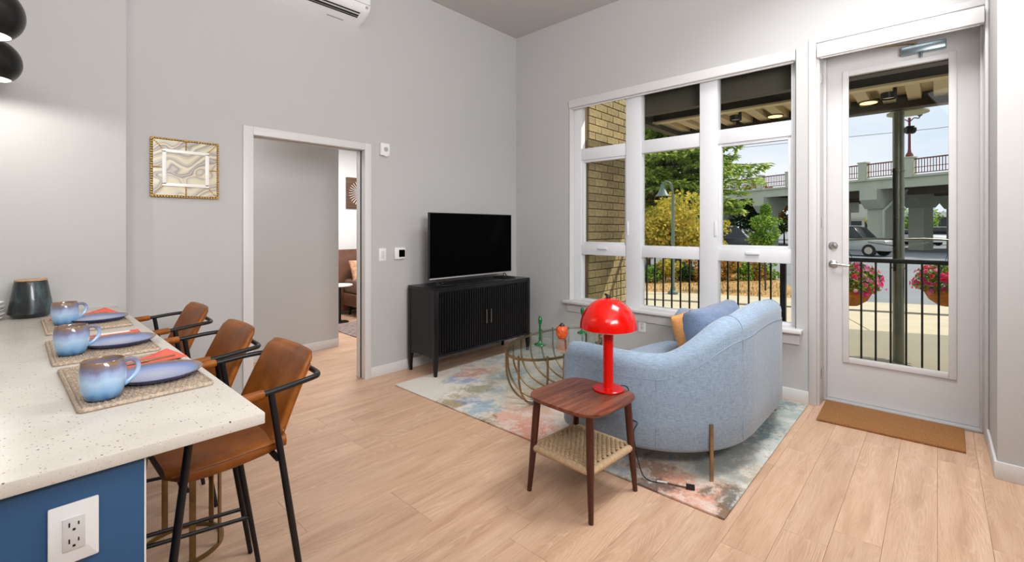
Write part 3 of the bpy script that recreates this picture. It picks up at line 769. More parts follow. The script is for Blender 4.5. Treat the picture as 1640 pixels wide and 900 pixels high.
MB().box(-ix, ix, -.0245, -.014, -iz, iz).build('agate_panel', M['agate'], art)
bd.build('bead_trim', M['mirror'], art, smooth=60, kind='stuff')
fr2 = MB(); w_ = .018
fr2.box(-ix-w_, ix+w_, -.032, -.018, iz-w_/2, iz+w_/2+.004).box(-ix-w_, ix+w_, -.032, -.018, -iz-w_/2-.004, -iz+w_/2).box(-ix-w_, -ix+w_/3, -.032, -.018, -iz, iz).box(ix-w_/3, ix+w_, -.032, -.018, -iz, iz)
fr2.build('white_inner_frame', M['white_ceramic'], art, bevel=.002)

ac = thing('air_conditioner', 'white wall-mounted air conditioner high on the left wall above the doorway', 'air conditioner', (1.72, YL, 3.318))
# profile in (depth, z): rounded lower front
prof = [(0, -.09), (.12, -.055), (.19, -.02), (.215, .0), (.228, .035), (.23, .07), (.23, .22), (.215, .245), (0, .25)]
secs = []
for x, k in ((-.40, .9), (-.39, .97), (-.37, 1), (.37+.04, 1), (.425, .985), (.44, .95), (.447, .88)):
    secs.append([(x, -d*k if d else 0, .07+(z-.07)*(k if d else k)) for d, z in prof])
MB().loft(secs).build('housing', M['white_plastic'], ac, smooth=35)
sl_ = MB()
for tt, wv_ in ((.16, .010), (.42, .017), (.80, .012)):
    d0, z0 = .12+.07*tt, -.055+.035*tt
    sl_.obox((-.02, -d0, z0-.001), (.76, wv_, .006), Matrix.Rotation(radians(-26.6), 3, 'X'))
sl_.build('louvre_slots', M['dark_void'], ac)
MB().box(-.40, .43, -.2335, -.228, .040, .044).build('panel_seam', M['grey_plastic'], ac)
MB().obox((.40, -.226, .018), (.02, .012, .018), Matrix.Identity(3)).build('sensor', M['grey_plastic'], ac)
MB().obox((.20, -.045, -.0775), (.15, .014, .002), Matrix.Rotation(radians(-16.3), 3, 'X')).build('marking_strip', M['grey_plastic'], ac)

al = thing('door_chime', 'small white chime box high on the wall right of the doorway', 'chime', (2.425, YL, 2.155))
MB().box(-.048, .048, -.036, 0, -.058, .058).build('chime_body', M['white_plastic'], al, bevel=.006)
MB().lathe([(.001, 0), (.022, 0), (.022, .004), (.001, .004)], seg=20).build('speaker_disc', M['grey_plastic'], al, loc=(.004, -.036, 0)).rotation_euler = (pi/2, 0, 0)
MB().box(-.01, .03, -.034, -.01, -.064, -.057).build('chime_tab', M['white_plastic'], al)
sw = thing('light_switch', 'white rocker light switch between the doorway and the thermostat', 'switch', (2.413, YL, 1.15))
MB().box(-.038, .038, -.006, 0, -.062, .062).build('cover_plate', M['white_plastic'], sw, bevel=.002)
MB().box(-.017, .017, -.011, -.005, -.034, .034).build('rocker', M['trim'], sw, bevel=.0015)
th = thing('thermostat', 'white square thermostat with black display on the left wall near the television', 'thermostat', (2.598, YL, 1.157))
MB().box(-.062, .062, -.028, 0, -.058, .058).build('thermostat_body', M['white_plastic'], th, bevel=.012)
MB().box(-.018, .05, -.0295, -.02, -.036, .034).build('display', M['black_gloss'], th)

# ================================================================ TV STAND + TV
ts = thing('media_console', 'black two-door media console with fluted fronts against the left wall', 'cabinet', (3.35, 3.64, 0))
SX0, SX1, SY0, SY1 = 2.672-3.35, 4.03-3.35, 3.432-3.64, 3.866-3.64
MB().box(SX0, SX1, SY0, SY1, .818, .84).build('console_top', M['black_wood'], ts, bevel=.004)
MB().box(SX0+.018, SX1-.018, SY0+.05, SY1-.004, .20, .818).build('carcass', M['black_wood'], ts)
MB().box(SX0+.04, SX1-.04, SY0+.004, SY0+.05, .795, .818).box(SX0+.04, SX1-.04, SY0+.004, SY0+.05, .192, .215).build('front_rail', M['black_wood'], ts, bevel=.002)
for sx in (SX0+.004, SX1-.022):
    pts = []
    sd = MB()
    n = 9
    low = [( SY0+.04+(SY1-SY0-.08)*k/(n-1), .175+.018*sin(pi*k/(n-1))) for k in range(n)]
    poly = low + [(SY1-.04, .818), (SY0+.04, .818)]
    sd.loft([[(sx, y, z) for y, z in poly], [(sx+.018, y, z) for y, z in poly]])
    sd.build('side_panel', M['black_wood'], ts)
for sx, dx in ((SX0, 1), (SX1, -1)):
    for sy, dy in ((SY0, 1), (SY1, -1)):
        q = MB(); rings = []
        for z, wv, off in ((.0005, .024, .010), (.06, .030, .004), (.13, .038, 0), (.185, .044, 0), (.30, .044, 0), (.818, .044, 0)):
            x0 = sx+dx*off; y0 = sy+dy*off
            rings.append([(x0, y0, z), (x0+dx*wv, y0, z), (x0+dx*wv, y0+dy*wv, z), (x0, y0+dy*wv, z)])
        q.loft(rings).build('leg', M['black_wood'], ts, bevel=.002)
for side, (x0, x1) in enumerate(((SX0+.046, -.002), (.002, SX1-.046))):
    dr = MB().box(x0, x1, SY0+.022, SY0+.05, .218, .792).build('door', M['black_wood'], ts)
    fl_ = MB(); n = 20; w_ = (x1-x0)/n
    for k in range(n):
        xa = x0+k*w_; cxx = xa+w_/2
        ring = [(cxx-w_*.36, SY0+.023), (cxx-w_*.30, SY0+.006), (cxx-.14*w_, SY0-.002), (cxx+.14*w_, SY0-.002), (cxx+w_*.30, SY0+.006), (cxx+w_*.36, SY0+.023)]
        fl_.loft([[(x, y, .222) for x, y in ring], [(x, y, .788) for x, y in ring]])
    fl_.build('fluting', M['black_wood'], dr, smooth=50, kind='stuff')
    hxx = -.032 if side == 0 else .032
    MB().tube([(hxx, SY0-.024, .43), (hxx, SY0-.024, .57)], .006, 8).tube([(hxx, SY0-.024, .445), (hxx, SY0+.012, .445)], .004, 6).tube([(hxx, SY0-.024, .555), (hxx, SY0+.012, .555)], .004, 6).build('handle', M['chrome'], dr, smooth=50)

tv = thing('television', 'large black flat television standing on the media console', 'television', (3.347, 3.65, .84))
MB().box(-.587, .587, -.016, .012, .062, .718).build('bezel', M['black_plastic'], tv, bevel=.003)
MB().box(-.580, .580, -.0185, -.012, .076, .711).build('screen', M['black_gloss'], tv)
MB().box(-.587, .587, -.020, -.014, .058, .070).build('lower_trim', M['grey_plastic'], tv, bevel=.001)
MB().box(-.36, .36, .012, .05, .10, .50).build('rear_housing', M['black_plastic'], tv, bevel=.01)
for s_ in (-.47, .47):
    P = [(s_-.075, -.03, .006), (s_-.02, -.13, .006), (s_+.07, -.115, .006), (s_+.09, .0, .006), (s_+.05, .10, .006), (s_-.06, .10, .006)]
    q = MB().tube(P, .006, 8, closed=True)
    q.tube([(s_-.03, -.03, .006), (s_, -.0, .062)], .006, 6).tube([(s_+.05, -.02, .006), (s_+.01, 0, .062)], .006, 6).tube([(s_-.075, -.03, .006), (s_+.09, 0, .006)], .006, 6)
    q.build('stand_foot', M['black_plastic'], tv, smooth=60)

# ================================================================ RUG
def rug_mat():
    t = NT('abstract_rug'); g = t.n('TexCoord'); v = g.outputs['Object']
    n1 = t.n('TexNoise'); n1.inputs['Scale'].default_value = 6.5; n1.inputs['Detail'].default_value = 9; n1.inputs['Roughness'].default_value = .72; t.l(v, n1.inputs['Vector'])
    ad = t.n('VectorMath', operation='MULTIPLY_ADD'); t.l(n1.outputs['Color'], ad.inputs[0]); ad.inputs[1].default_value = (.55, .55, 0); 
    sb = t.n('VectorMath', operation='SUBTRACT'); t.l(v, sb.inputs[0]); sb.inputs[1].default_value = (.275, .275, 0); t.l(sb.outputs[0], ad.inputs[2])
    wv = ad.outputs[0]
    col = t.ramp(t.noise(v, 1.8, 5, .6, .4), [(.3, srgb(190, 194, 190)), (.45, srgb(222, 212, 198)), (.55, srgb(214, 198, 182)), (.7, srgb(200, 208, 206))])
    o1 = t.ramp(t.noise(v, 5.5, 8, .75, .6), [(.53, (0, 0, 0)), (.585, (1, 1, 1))]); col = t.mix(t.math('MULTIPLY', o1, .6), col, srgb(160, 142, 104))
    o2 = t.ramp(t.noise(t.coord(loc=(3.1, 1.7, 0)), 4.2, 8, .75, .6), [(.53, (0, 0, 0)), (.59, (1, 1, 1))]); col = t.mix(t.math('MULTIPLY', o2, .6), col, srgb(150, 174, 192))
    blobs = [(2.45, 3.3, .30, .40, (222, 218, 208)), (2.42, 2.88, .18, .16, (150, 128, 84)), (2.52, 2.80, .12, .12, (96, 128, 172)), (2.47, 2.58, .18, .16, (130, 166, 184)),
             (2.82, 3.22, .16, .14, (124, 148, 190)), (3.03, 3.26, .24, .16, (196, 128, 100)), (2.55, 2.28, .30, .26, (216, 160, 138)), (2.42, 2.02, .22, .22, (208, 138, 116)),
             (2.36, 2.38, .10, .14, (128, 106, 68)), (2.74, 2.92, .20, .12, (142, 140, 110)), (3.2, 3.0, .24, .2, (140, 160, 158)), (3.5, 2.5, .6, .3, (156, 150, 140)), (2.9, 2.5, .35, .25, (214, 192, 174)),
             (4.05, 1.0, .36, .30, (84, 120, 124)), (3.45, .90, .34, .16, (70, 122, 134)), (3.0, .95, .5, .22, (150, 156, 152)), (2.42, .98, .22, .24, (216, 146, 118)), (2.52, .80, .14, .10, (92, 88, 74)),
             (2.34, 1.16, .12, .18, (58, 60, 62)), (2.50, 1.22, .16, .16, (150, 106, 80)), (3.25, .77, .3, .08, (196, 200, 194)), (2.38, .77, .09, .06, (112, 78, 46)), (3.9, .80, .35, .10, (170, 184, 182))]
    for cx_, cy_, rx, ry, c in blobs:
        m = t.n('Mapping'); m.inputs['Location'].default_value = (-cx_/rx, -cy_/ry, 0); m.inputs['Scale'].default_value = (1/rx, 1/ry, 0); t.l(wv, m.inputs['Vector'])
        ln = t.n('VectorMath', operation='LENGTH'); t.l(m.outputs[0], ln.inputs[0])
        k = t.n('MapRange', clamp=True); k.inputs['From Min'].default_value = 1.05; k.inputs['From Max'].default_value = .55; t.l(ln.outputs['Value'], k.inputs['Value'])
        col = t.mix(t.math('MULTIPLY', k.outputs[0], .82), col, srgb(*c))
    o4 = t.ramp(t.noise(t.coord(loc=(9, 4, 0)), 7, 9, .8, .3), [(.5, (0, 0, 0)), (.58, (1, 1, 1))]); col = t.mix(t.math('MULTIPLY', o4, .55), col, srgb(228, 222, 212))
    pile = t.noise(v, 130, 3, .7)
    h = t.n('HueSaturation'); t.l(col, h.inputs['Color']); t.l(t.math('MULTIPLY_ADD', pile, .3, .84), h.inputs['Value'])
    t.set('Base Color', h.outputs[0]); t.set('Roughness', 1); t.b.inputs['Sheen Weight'].default_value = .2
    t.bump(pile, .6, .004); return t.m
rg = MB().prism([(2.320, .752), (4.262, .756), (4.262, 3.562), (2.320, 3.556)], .001, .013).build('area_rug', rug_mat(), bevel=.003)
tag(rg, 'abstract multicoloured area rug under the sofa and glass table', 'rug')
dm = tag(MB().prism([(3.985, .652), (4.022, -.128), (4.478, -.134), (4.478, .666)], .001, .016).build('door_mat', M['coir'], bevel=.003), 'plain brown coir door mat in front of the patio door', 'mat')

# ================================================================ SOFA
SCX = 3.28
sf = thing('sofa', 'rounded pale blue upholstered sofa with curved back, under the wide window', 'sofa', (SCX, 1.3, 0))
HW, TH = .91, .155                    # half width to outer face, shell thickness
def shell_path():
    P = []                            # outer outline, left arm front -> back -> right arm front (local, y about 1.3)
    cx, cy, rx, ry = HW-.63, .10, .63, .60
    for k in range(9): P.append((-HW, .46 - (.46-cy)*k/9))
    for k in range(24):
        a = pi + (pi/2)*k/24
        P.append((-cx + rx*cos(a), cy + ry*sin(a)))
    n = 8
    for k in range(n): P.append((-cx + 2*cx*k/n, cy-ry))
    for k in range(24):
        a = 3*pi/2 + (pi/2)*k/24
        P.append((cx + rx*cos(a), cy + ry*sin(a)))
    for k in range(10): P.append((HW, cy + (.46-cy)*k/9))
    return P
PTH = shell_path(); NP = len(PTH)
cum = [0]
for i in range(1, NP): cum.append(cum[-1] + sqrt((PTH[i][0]-PTH[i-1][0])**2 + (PTH[i][1]-PTH[i-1][1])**2))
LT = cum[-1]
def sofa_h(s):
    u = min(s, LT-s)                  # distance from nearest arm front
    h = .685 + (.885-.685)*smooth01((u-.62)/.52) + .03*smooth01((u-1.05)/.5)
    return h
rings = []
Z0 = .155
for i in range(NP):
    x, y = PTH[i]
    a = PTH[max(0, i-1)]; b = PTH[min(NP-1, i+1)]
    tx, ty = b[0]-a[0], b[1]-a[1]; l = sqrt(tx*tx+ty*ty); tx /= l; ty /= l
    nx, ny = ty, -tx                  # outward normal
    s = cum[i]; h = sofa_h(s); u = min(s, LT-s)
    e = 1.0; 
    if u < .07: e = sqrt(max(0.02, 1-(1-u/.07)**2))
    th = TH; hh = h - (1-e)*.07
    sec = []
    prof = [(-.030, Z0), (-.004, Z0+.03), (.004, Z0+.16), (.004, hh-.22), (0, hh-.13)]
    r = th/2
    for k in range(9):                # rolled top
        aa = pi*k/8
        prof.append((-r + r*cos(aa)*1.0, hh-.075 + .075*sin(aa)))
    prof += [(-th, hh-.2), (-th, .36), (-th, Z0+.02), (-th+.02, Z0)]
    for off, z in prof:
        o2 = -th/2 + (off+th/2)*(.55+.45*e)
        sec.append((x + nx*o2, y + ny*o2, z))
    rings.append(sec)
MB().loft(rings).build('curved_back_shell', M['sofa'], sf, smooth=80)
def shell_pt(s, z, off=.006):
    s = max(0, min(LT, s)); i = 0
    while i < NP-2 and cum[i+1] < s: i += 1
    f = (s-cum[i])/(cum[i+1]-cum[i]); x = PTH[i][0]+(PTH[i+1][0]-PTH[i][0])*f; y = PTH[i][1]+(PTH[i+1][1]-PTH[i][1])*f
    tx, ty = PTH[i+1][0]-PTH[i][0], PTH[i+1][1]-PTH[i][1]; l = sqrt(tx*tx+ty*ty)
    return (x + ty/l*off, y - tx/l*off, z)
for s0 in (.62, 1.16, LT-1.16, LT-.62):
    MB().tube([shell_pt(s0, z, .0035) for z in (.19, .3, .45, sofa_h(s0)-.12)], .0018, 6).build('seam_piping', M['sofa'], sf, smooth=60)
MB().tube([shell_pt(.08+(LT-.16)*k/70, sofa_h(.08+(LT-.16)*k/70)-.125, .0005) for k in range(71)], .0018, 6).build('seam_piping', M['sofa'], sf, smooth=60)
for s0 in (1.16, LT-1.16):
    q = []
    for k in range(9):
        aa = pi*k/8; q.append(shell_pt(s0, sofa_h(s0)-.075+.077*sin(aa), -TH/2+TH/2*cos(aa)*1.02))
    MB().tube(q, .0018, 6).build('seam_piping', M['sofa'], sf, smooth=60)
# base and seat
def inset(d):
    out = []
    for i in range(NP):
        a = PTH[max(0, i-1)]; b = PTH[min(NP-1, i+1)]; tx, ty = b[0]-a[0], b[1]-a[1]; l = sqrt(tx*tx+ty*ty)
        out.append((PTH[i][0] - ty/l*d, PTH[i][1] + tx/l*d))
    return out
base_poly = inset(.04)
base_poly = base_poly + [(x, .46+.08*(1-(x/.86)**2)) for x in [ .84-.12*k for k in range(0, 15)]]
MB().prism(base_poly, .157, .30).build('seat_base', M['sofa'], sf, bevel=.012)
ci = inset(TH+.004); front = [(x, .50+.10*(1-(x/.75)**2)) for x in [.735-.105*k for k in range(0, 15)]]
cp = ci + front
cc = (0, .05)
rr_ = []
for z, k in ((.302, .985), (.315, 1), (.355, 1), (.385, .985), (.402, .94), (.412, .82), (.418, .5), (.42, .05)):
    rr_.append([(cc[0]+(x-cc[0])*k, cc[1]+(y-cc[1])*k, z) for x, y in cp])
MB().loft(rr_).build('seat_cushion', M['sofa'], sf, smooth=70)
for lx, ly in ((-.672, -.386), (.672, -.386), (-.60, .44), (.60, .44)):
    back = ly < 0
    if back:
        a = atan2(ly-.1, lx - math.copysign(.28, lx)); 
        q = MB().obox((lx, ly, .163), (.012, .020, .324), Matrix.Rotation(a, 3, 'Z'))
        q.bar((lx, ly, .146), (lx*.72, ly*.62, .146), .02, .012)
    else:
        q = MB().box(lx-.015, lx+.015, ly-.007, ly+.007, .001, .157)
    q.build('leg', M['bronze'], sf, bevel=.0015)

def pillow(name, label, loc, w, h, d, rot, m, wrinkle=0.0, full=.42):
    n = 26; g = []
    rnd = random.Random(len(label))
    ph = [rnd.uniform(0, 6) for _ in range(6)]
    mb = MB()
    for side in (1, -1):
        vs = []
        for i in range(n+1):
            for j in range(n+1):
                u = -1+2*i/n; v_ = -1+2*j/n
                k = (max(0, 1-abs(u)**2.6)*max(0, 1-abs(v_)**2.6))**full
                px = u*w/2*(1-.05*(1-abs(v_))**1.0*0 - .045*(1-v_*v_)); pz = v_*h/2*(1-.045*(1-u*u))
                wr = wrinkle*(sin(9*u+3*v_+ph[0])+.7*sin(14*u-5*v_+ph[1])+.5*sin(21*v_+6*u+ph[2]))*k
                vs.append((px, side*(d/2*k)+wr*.6, pz+wr*.3*(1 if side > 0 else 1)))
        fs = [(i*(n+1)+j, (i+1)*(n+1)+j, (i+1)*(n+1)+j+1, i*(n+1)+j+1) for i in range(n) for j in range(n)]
        mb.add(vs, fs)
    me = mb.build(name, m, smooth=80)
    bm = bmesh.new(); bm.from_mesh(me.data); bmesh.ops.remove_doubles(bm, verts=bm.verts, dist=.0004); bmesh.ops.recalc_face_normals(bm, faces=bm.faces); bm.to_mesh(me.data); bm.free()
    me.data.polygons.foreach_set('use_smooth', [True]*len(me.data.polygons))
    me.location = loc; me.rotation_euler = rot
    return tag(me, label, 'cushion')
pillow('back_cushion', 'crumpled dusty blue cushion leaning on the sofa back', (3.585, 1.215, .615), .74, .44, .30, (radians(-14), 0, radians(-2)), M['pillow_blue'], .011, .3)
pillow('throw_pillow', 'small orange throw pillow in front of the blue cushion', (3.70, 1.475, .57), .46, .32, .13, (radians(-20), 0, radians(2)), M['orange_fabric'], .004)

# ================================================================ SIDE TABLE + LAMP
st = thing('side_table', 'small walnut side table with woven cord shelf, beside the sofa', 'side table', (2.072, 1.398, 0), radians(-2.6))
ringsT = []
for z, k in ((.488, .90), (.494, .965), (.503, .995), (.509, 1.0), (.515, .992), (.5155, .975)):
    ringsT.append([(x*k, y*k, z) for x, y in superell(.232, .232, 4.2, 72)])
MB().loft(ringsT).build('tabletop', M['walnut'], st, smooth=50)
for sx in (-1, 1):
    for sy in (-1, 1):
        MB().tube([(sx*.170, sy*.170, .492), (sx*.184, sy*.184, .24), (sx*.2, sy*.2, .001)], [.0205, .0185, .0125], 14).build('leg', M['walnut_leg'], st, smooth=60)
MB().box(-.165, .165, -.165, .165, .478, .489).build('apron_board', M['walnut_leg'], st)
hs = .183; SZ = .232
e = [(x, y, SZ) for x, y in rrect(hs, hs, .02, 3)]
MB().tube(e, .0195, 10, closed=True).build('shelf_frame', M['cord'], st, smooth=60)
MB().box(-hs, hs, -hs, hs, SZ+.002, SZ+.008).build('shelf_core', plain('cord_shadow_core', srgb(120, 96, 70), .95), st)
wv = MB(); nx_, ny_ = 17, 12
for i in range(nx_):
    for j in range(ny_):
        x = -hs+.018+(2*hs-.036)*i/(nx_-1); y = -hs+.02+(2*hs-.04)*(j+.5*(i % 2)*.9)/(ny_-.4)
        wv.tube([(x-.002, y-.014, SZ+.006), (x, y-.006, SZ+.0165), (x+.001, y+.006, SZ+.0165), (x+.002, y+.014, SZ+.006)], [.006, .0078, .0078, .006], 6)
for j in range(ny_*2):
    y = -hs+.016+(2*hs-.032)*j/(ny_*2-1)
    wv.tube([(-hs+.01, y, SZ+.009), (hs-.01, y, SZ+.009)], .0035, 5)
wv.build('cord_weave', M['cord'], st, smooth=70, kind='stuff')

lm = thing('table_lamp', 'glossy red mushroom table lamp standing on the walnut side table', 'table lamp', (2.228, 1.333, .5155))
MB().lathe([(.001, 0), (.080, 0), (.084, .003), (.084, .008), (.080, .011), (.029, .0125), (.0275, .016), (.0275, .375), (.001, .375)], seg=48).build('lamp_stem', M['red_gloss'], lm, smooth=35)
RS = .154; pr = []
for k in range(15):
    a = pi/2 - (pi/2-.03)*k/14
    pr.append((max(.002, RS*cos(a)), .343 + .160*sin(a)))
pr += [(RS+.0005, .340), (RS-.002, .338)]
sh = MB().lathe(pr, seg=56, cap=False).build('lamp_shade', M['red_gloss'], lm, smooth=50)
MB().lathe([(max(.002, r-.004), z-.003) for r, z in pr], seg=56, cap=False).build('shade_lining', M['pendant_white'], sh, smooth=50)
MB().lathe([(.013, .498), (.0135, .51), (.011, .518), (.001, .520)], seg=16).build('finial', M['black_plastic'], lm, smooth=50)
MB().tube([(0, .006, .516), (-.014, .010, .525)], [.008, .006], 8).build('finial_switch', M['black_plastic'], lm, smooth=50)
MB().lathe([(.008, .375), (.008, .40), (.001, .40)], seg=10).build('lamp_socket', M['white_plastic'], lm)
lx, ly, lz = lm.location
C_ = catmull([(.06, -.02, .009), (.098, -.045, .006), (.118, -.06, -.02), (.126, -.065, -.12), (.150, -.06, -.19), (.142, -.10, -.20), (.128, -.085, -.25), (.13, -.10, -.36), (.14, -.13, -.47), (.15, -.17, -.498), (.17, -.22, -.499)], 8)
cd_ = MB().tube(C_, .0028, 6).build('power_cord', M['black_plastic'], lm, smooth=60)
MB().bar((.165, -.205, -.494), (.185, -.255, -.492), .009, .005).build('cord_tag', M['white_plastic'], cd_)
MB().tube([(.185, -.255, -.495), (.20, -.30, -.496), (.215, -.345, -.496)], .0035, 6).bar((.215, -.345, -.489), (.232, -.385, -.489), .024, .018).build('plug', M['black_plastic'], cd_, smooth=50)

# ================================================================ COFFEE TABLE
GZ = .445; RUGZ = .013
ctb = thing('coffee_table', 'oval glass coffee table on curved brass hoop legs', 'coffee table', (3.185, 2.41, RUGZ), radians(10))
EA, EB = .625, .325
def ell(a, ea=EA, eb=EB): return (ea*cos(a), eb*sin(a))
gl_ = [ell(2*pi*k/72, EA-.006, EB-.006) for k in range(72)]
MB().prism(gl_, GZ-.012-RUGZ, GZ-RUGZ).build('glass_top', M['table_glass'], ctb)
rim = []
for r_, z in ((-.010, -.028), (.003, -.028), (.003, -.010), (-.010, -.010)):
    rim.append([(*ell(2*pi*k/72, EA+r_, EB+r_), GZ-RUGZ+z) for k in range(72)])
rim.append(rim[0])
MB().loft(rim, False, False).build('rim_band', M['bronze'], ctb, smooth=40)
sp_l = .40
MB().bar((-sp_l, 0, .014), (sp_l, 0, .014), .030, .012).bar((-sp_l, 0, .026), (sp_l, 0, .026), .008, .02).build('spine_rail', M['bronze'], ctb, bevel=.002)
for k in range(2):
    s_ = -1 if k == 0 else 1
    MB().lathe([(.016, -.03), (.02, 0), (.016, .03)], seg=12).build('spine_joint', M['steel'], ctb, loc=(s_*sp_l, 0, .022)).rotation_euler = (pi/2, 0, 0)
ang = [0, pi] + [sg*acos_ for sg in (1, -1) for acos_ in [math.acos(c) for c in (.84, .64, .42, .16, -.10, -.36, -.61, -.82)]]
for a in ang:
    px, py = ell(a, EA-.002, EB-.002); tx = max(-sp_l+.01, min(sp_l-.01, px*.86)); ty = 0
    P = [(px, py, GZ-RUGZ-.018), (px, py, .30)]
    for q in range(1, 11):
        b = (pi/2)*q/10
        P.append((px + (tx-px)*(1-cos(b)), py + (ty-py)*(1-cos(b)), .022 + .278*(1-sin(b))))
    MB().tube(P, .0085, 8).build('hoop_leg', M['bronze'], ctb, smooth=60)
    MB().lathe([(.0085, -.012), (.010, 0), (.0085, .014), (.001, .015)], seg=8).build('rim_tab', M['bronze'], ctb, loc=(px, py, GZ-RUGZ-.010))

def candlestick(loc, label):
    p = [(.001, 0), (.050, 0), (.052, .004), (.048, .009), (.024, .016), (.012, .026), (.0095, .045), (.013, .058), (.009, .070), (.0085, .10), (.012, .122), (.0125, .130), (.0085, .142), (.009, .17), (.013, .182), (.018, .196), (.019, .212), (.015, .226), (.0095, .234), (.012, .240), (.010, .243), (.001, .243)]
    o = MB().lathe([(r*.92, z*.98) for r, z in p], seg=24).build('candlestick', M['green_glass'], smooth=50, loc=loc)
    return tag(o, label, 'candlestick', 'green candlesticks on the coffee table')
candlestick((2.945, 2.40, GZ), 'green turned candlestick on the left end of the glass table')
candlestick((3.552, 2.395, GZ), 'green turned candlestick half hidden behind the red lamp shade')
jr = thing('orange_jar', 'round mottled orange jar with dark lid on the glass table', 'jar', (3.245, 2.40, GZ))
MB().lathe([(.001, 0), (.030, 0), (.036, .006), (.040, .014), (.050, .035), (.051, .075), (.046, .098), (.034, .108), (.026, .110), (.001, .110)], seg=32).build('jar_body', M['jar'], jr, smooth=50)
MB().lathe([(.026, .110), (.024, .116), (.010, .132), (.004, .138), (.001, .1385)], seg=20).build('jar_lid', plain('dark_plum_lid', srgb(40, 22, 34), .3), jr, smooth=50)
for k in range(3):
    a = k*2*pi/3+.4; MB().lathe([(.001, -.001), (.007, 0), (.009, .012)], seg=8).build('foot', M['jar'], jr, loc=(.03*cos(a), .03*sin(a), .0)) if False else None

# ================================================================ BEDROOM BEYOND THE DOORWAY
bd_ = thing('bed', 'bed with brown leather headboard seen through the doorway', 'bed', (4.45, 6.35, 0))
MB().prism(rrect(1.22, .05, .02, 3), .05, 1.055).build('headboard', M['headboard'], bd_, bevel=.01, loc=(0, .85, 0))
MB().box(-.80, .80, -1.25, .78, .16, .36).build('bed_frame', M['headboard'], bd_, bevel=.03)
MB().box(-.77, .77, -1.22, .78, .36, .58).build('mattress', M['bedding'], bd_, bevel=.05)
for x in (-.7, .7):
    for y in (-1.15, .7): MB().lathe([(.02, 0), (.03, .17)], seg=10).build('leg', M['black_wood'], bd_, loc=(x, y, 0))
pillow('bed_pillow', 'patterned pillow at the head of the bed', (4.0, 6.93, .72), .6, .36, .16, (radians(-25), 0, 0), plain('patterned_pillowcase', srgb(196, 150, 118), .9, vary=.5, vscale=22), .004)
ns = thing('bedside_table', 'round white-topped bedside table with dark pedestal beside the bed', 'table', (3.33, 6.56, 0))
MB().lathe([(.001, .545), (.18, .545), (.185, .556), (.18, .566), (.001, .566)], seg=36).build('table_top', M['white_ceramic'], ns)
MB().lathe([(.13, 0), (.13, .012), (.02, .03), (.02, .545)], seg=24).build('pedestal', M['black_metal'], ns)
br = MB().prism([(3.0, 5.35), (5.6, 5.35), (5.6, 6.42), (3.03, 6.42)], .001, .012).build('bedroom_rug', plain('faded_patterned_rug', srgb(140, 124, 120), 1, vary=.45, vscale=16))
tag(br, 'faded patterned rug on the bedroom floor beside the bed', 'rug')
ba_ = thing('sunburst_wall_art', 'square wooden wall art with white sunburst rays in the bedroom', 'picture', (4.06, 7.299, 2.0))
MB().box(-.25, .25, -.03, 0, -.26, .26).build('art_board', wood_mat('art_wood', srgb(70, 50, 40), srgb(96, 72, 58), srgb(120, 92, 74)), ba_)
ry_ = MB()
for k in range(28):
    a = 2*pi*k/28
    ry_.bar((.06*cos(a), -.032, .06*sin(a)), (.21*cos(a), -.032, .21*sin(a)), .006, .014, upv=(0, 1, 0))
ry_.build('rays', M['white_ceramic'], ba_, kind='stuff')

# ================================================================ OUTSIDE
NX, NY, WX, WY = .93, .37, -.37, .93          # street frame: across / along
def street(off0, off1, s0, s1): return [(NX*o+WX*s, NY*o+WY*s) for o, s in ((off0, s0), (off1, s0), (off1, s1), (off0, s1))]
struct(box('ground_asphalt', M['asphalt'], 4.62, 180, -90, 120, -.40, -.16))
struct(MB().prism([(4.62, -12), (7.93/NX+.37*12/NX, -12), (7.93/NX-.37*9/NX, 9), (4.62, 9)], -.2, -.04).build('ground_patio', M['patio']))
sw_ = struct(MB().prism(street(7.93, 11.1, -24, 26), -.2, -.075).build('ground_sidewalk', plain('joint_concrete', srgb(120, 112, 96), .95)))
def slab_mesh(w, l):
    o = MB().box(0, w-.012, 0, l-.012, -.06, 0).build('s', M['concrete'], bevel=.004, seg=1); d = o.data; bpy.data.objects.remove(o); return d
sa, sb_ = slab_mesh(1.84, 2.4), slab_mesh(1.1, 2.4)
for k in range(-6, 7):
    for me_, off in ((sa, 7.94), (sb_, 10.0)):
        x, y = NX*off+WX*k*2.4, NY*off+WY*k*2.4
        o = link('paving_slab', me_, sw_, (x, y, -.055)); o.rotation_euler = (0, 0, atan2(NY, NX))
struct(MB().prism(street(9.79, 9.99, -24, 26), -.16, -.07).build('trim_curb_shade', plain('curb_shade', srgb(84, 80, 74), .9)))  # dark strip paints in the shade of the curb face
gr = struct(MB().prism(street(11.1, 17.5, -2.4, 26), -.2, -.06).build('ground_verge', M['dry_grass']))
tf = MB(); rg_ = random.Random(5)
for k in range(5200):
    o_ = rg_.uniform(11.2, 16.5); s_ = rg_.uniform(-2.2, 9); x, y = NX*o_+WX*s_, NY*o_+WY*s_; a = rg_.uniform(0, 6.28); hgt = rg_.uniform(.04, .11); w_ = .012
    tf.add([(x-w_*cos(a), y-w_*sin(a), -.06), (x+w_*cos(a), y+w_*sin(a), -.06), (x+.04*sin(a), y-.04*cos(a), -.06+hgt)], [(0, 1, 2)])
g_ = tf.build('dry_grass', leaf_mat('straw', [(0, srgb(150, 116, 70)), (1, srgb(206, 174, 118))]), kind='stuff')
g_['label'] = 'dry straw coloured grass of the verge beyond the sidewalk'; g_['category'] = 'grass'

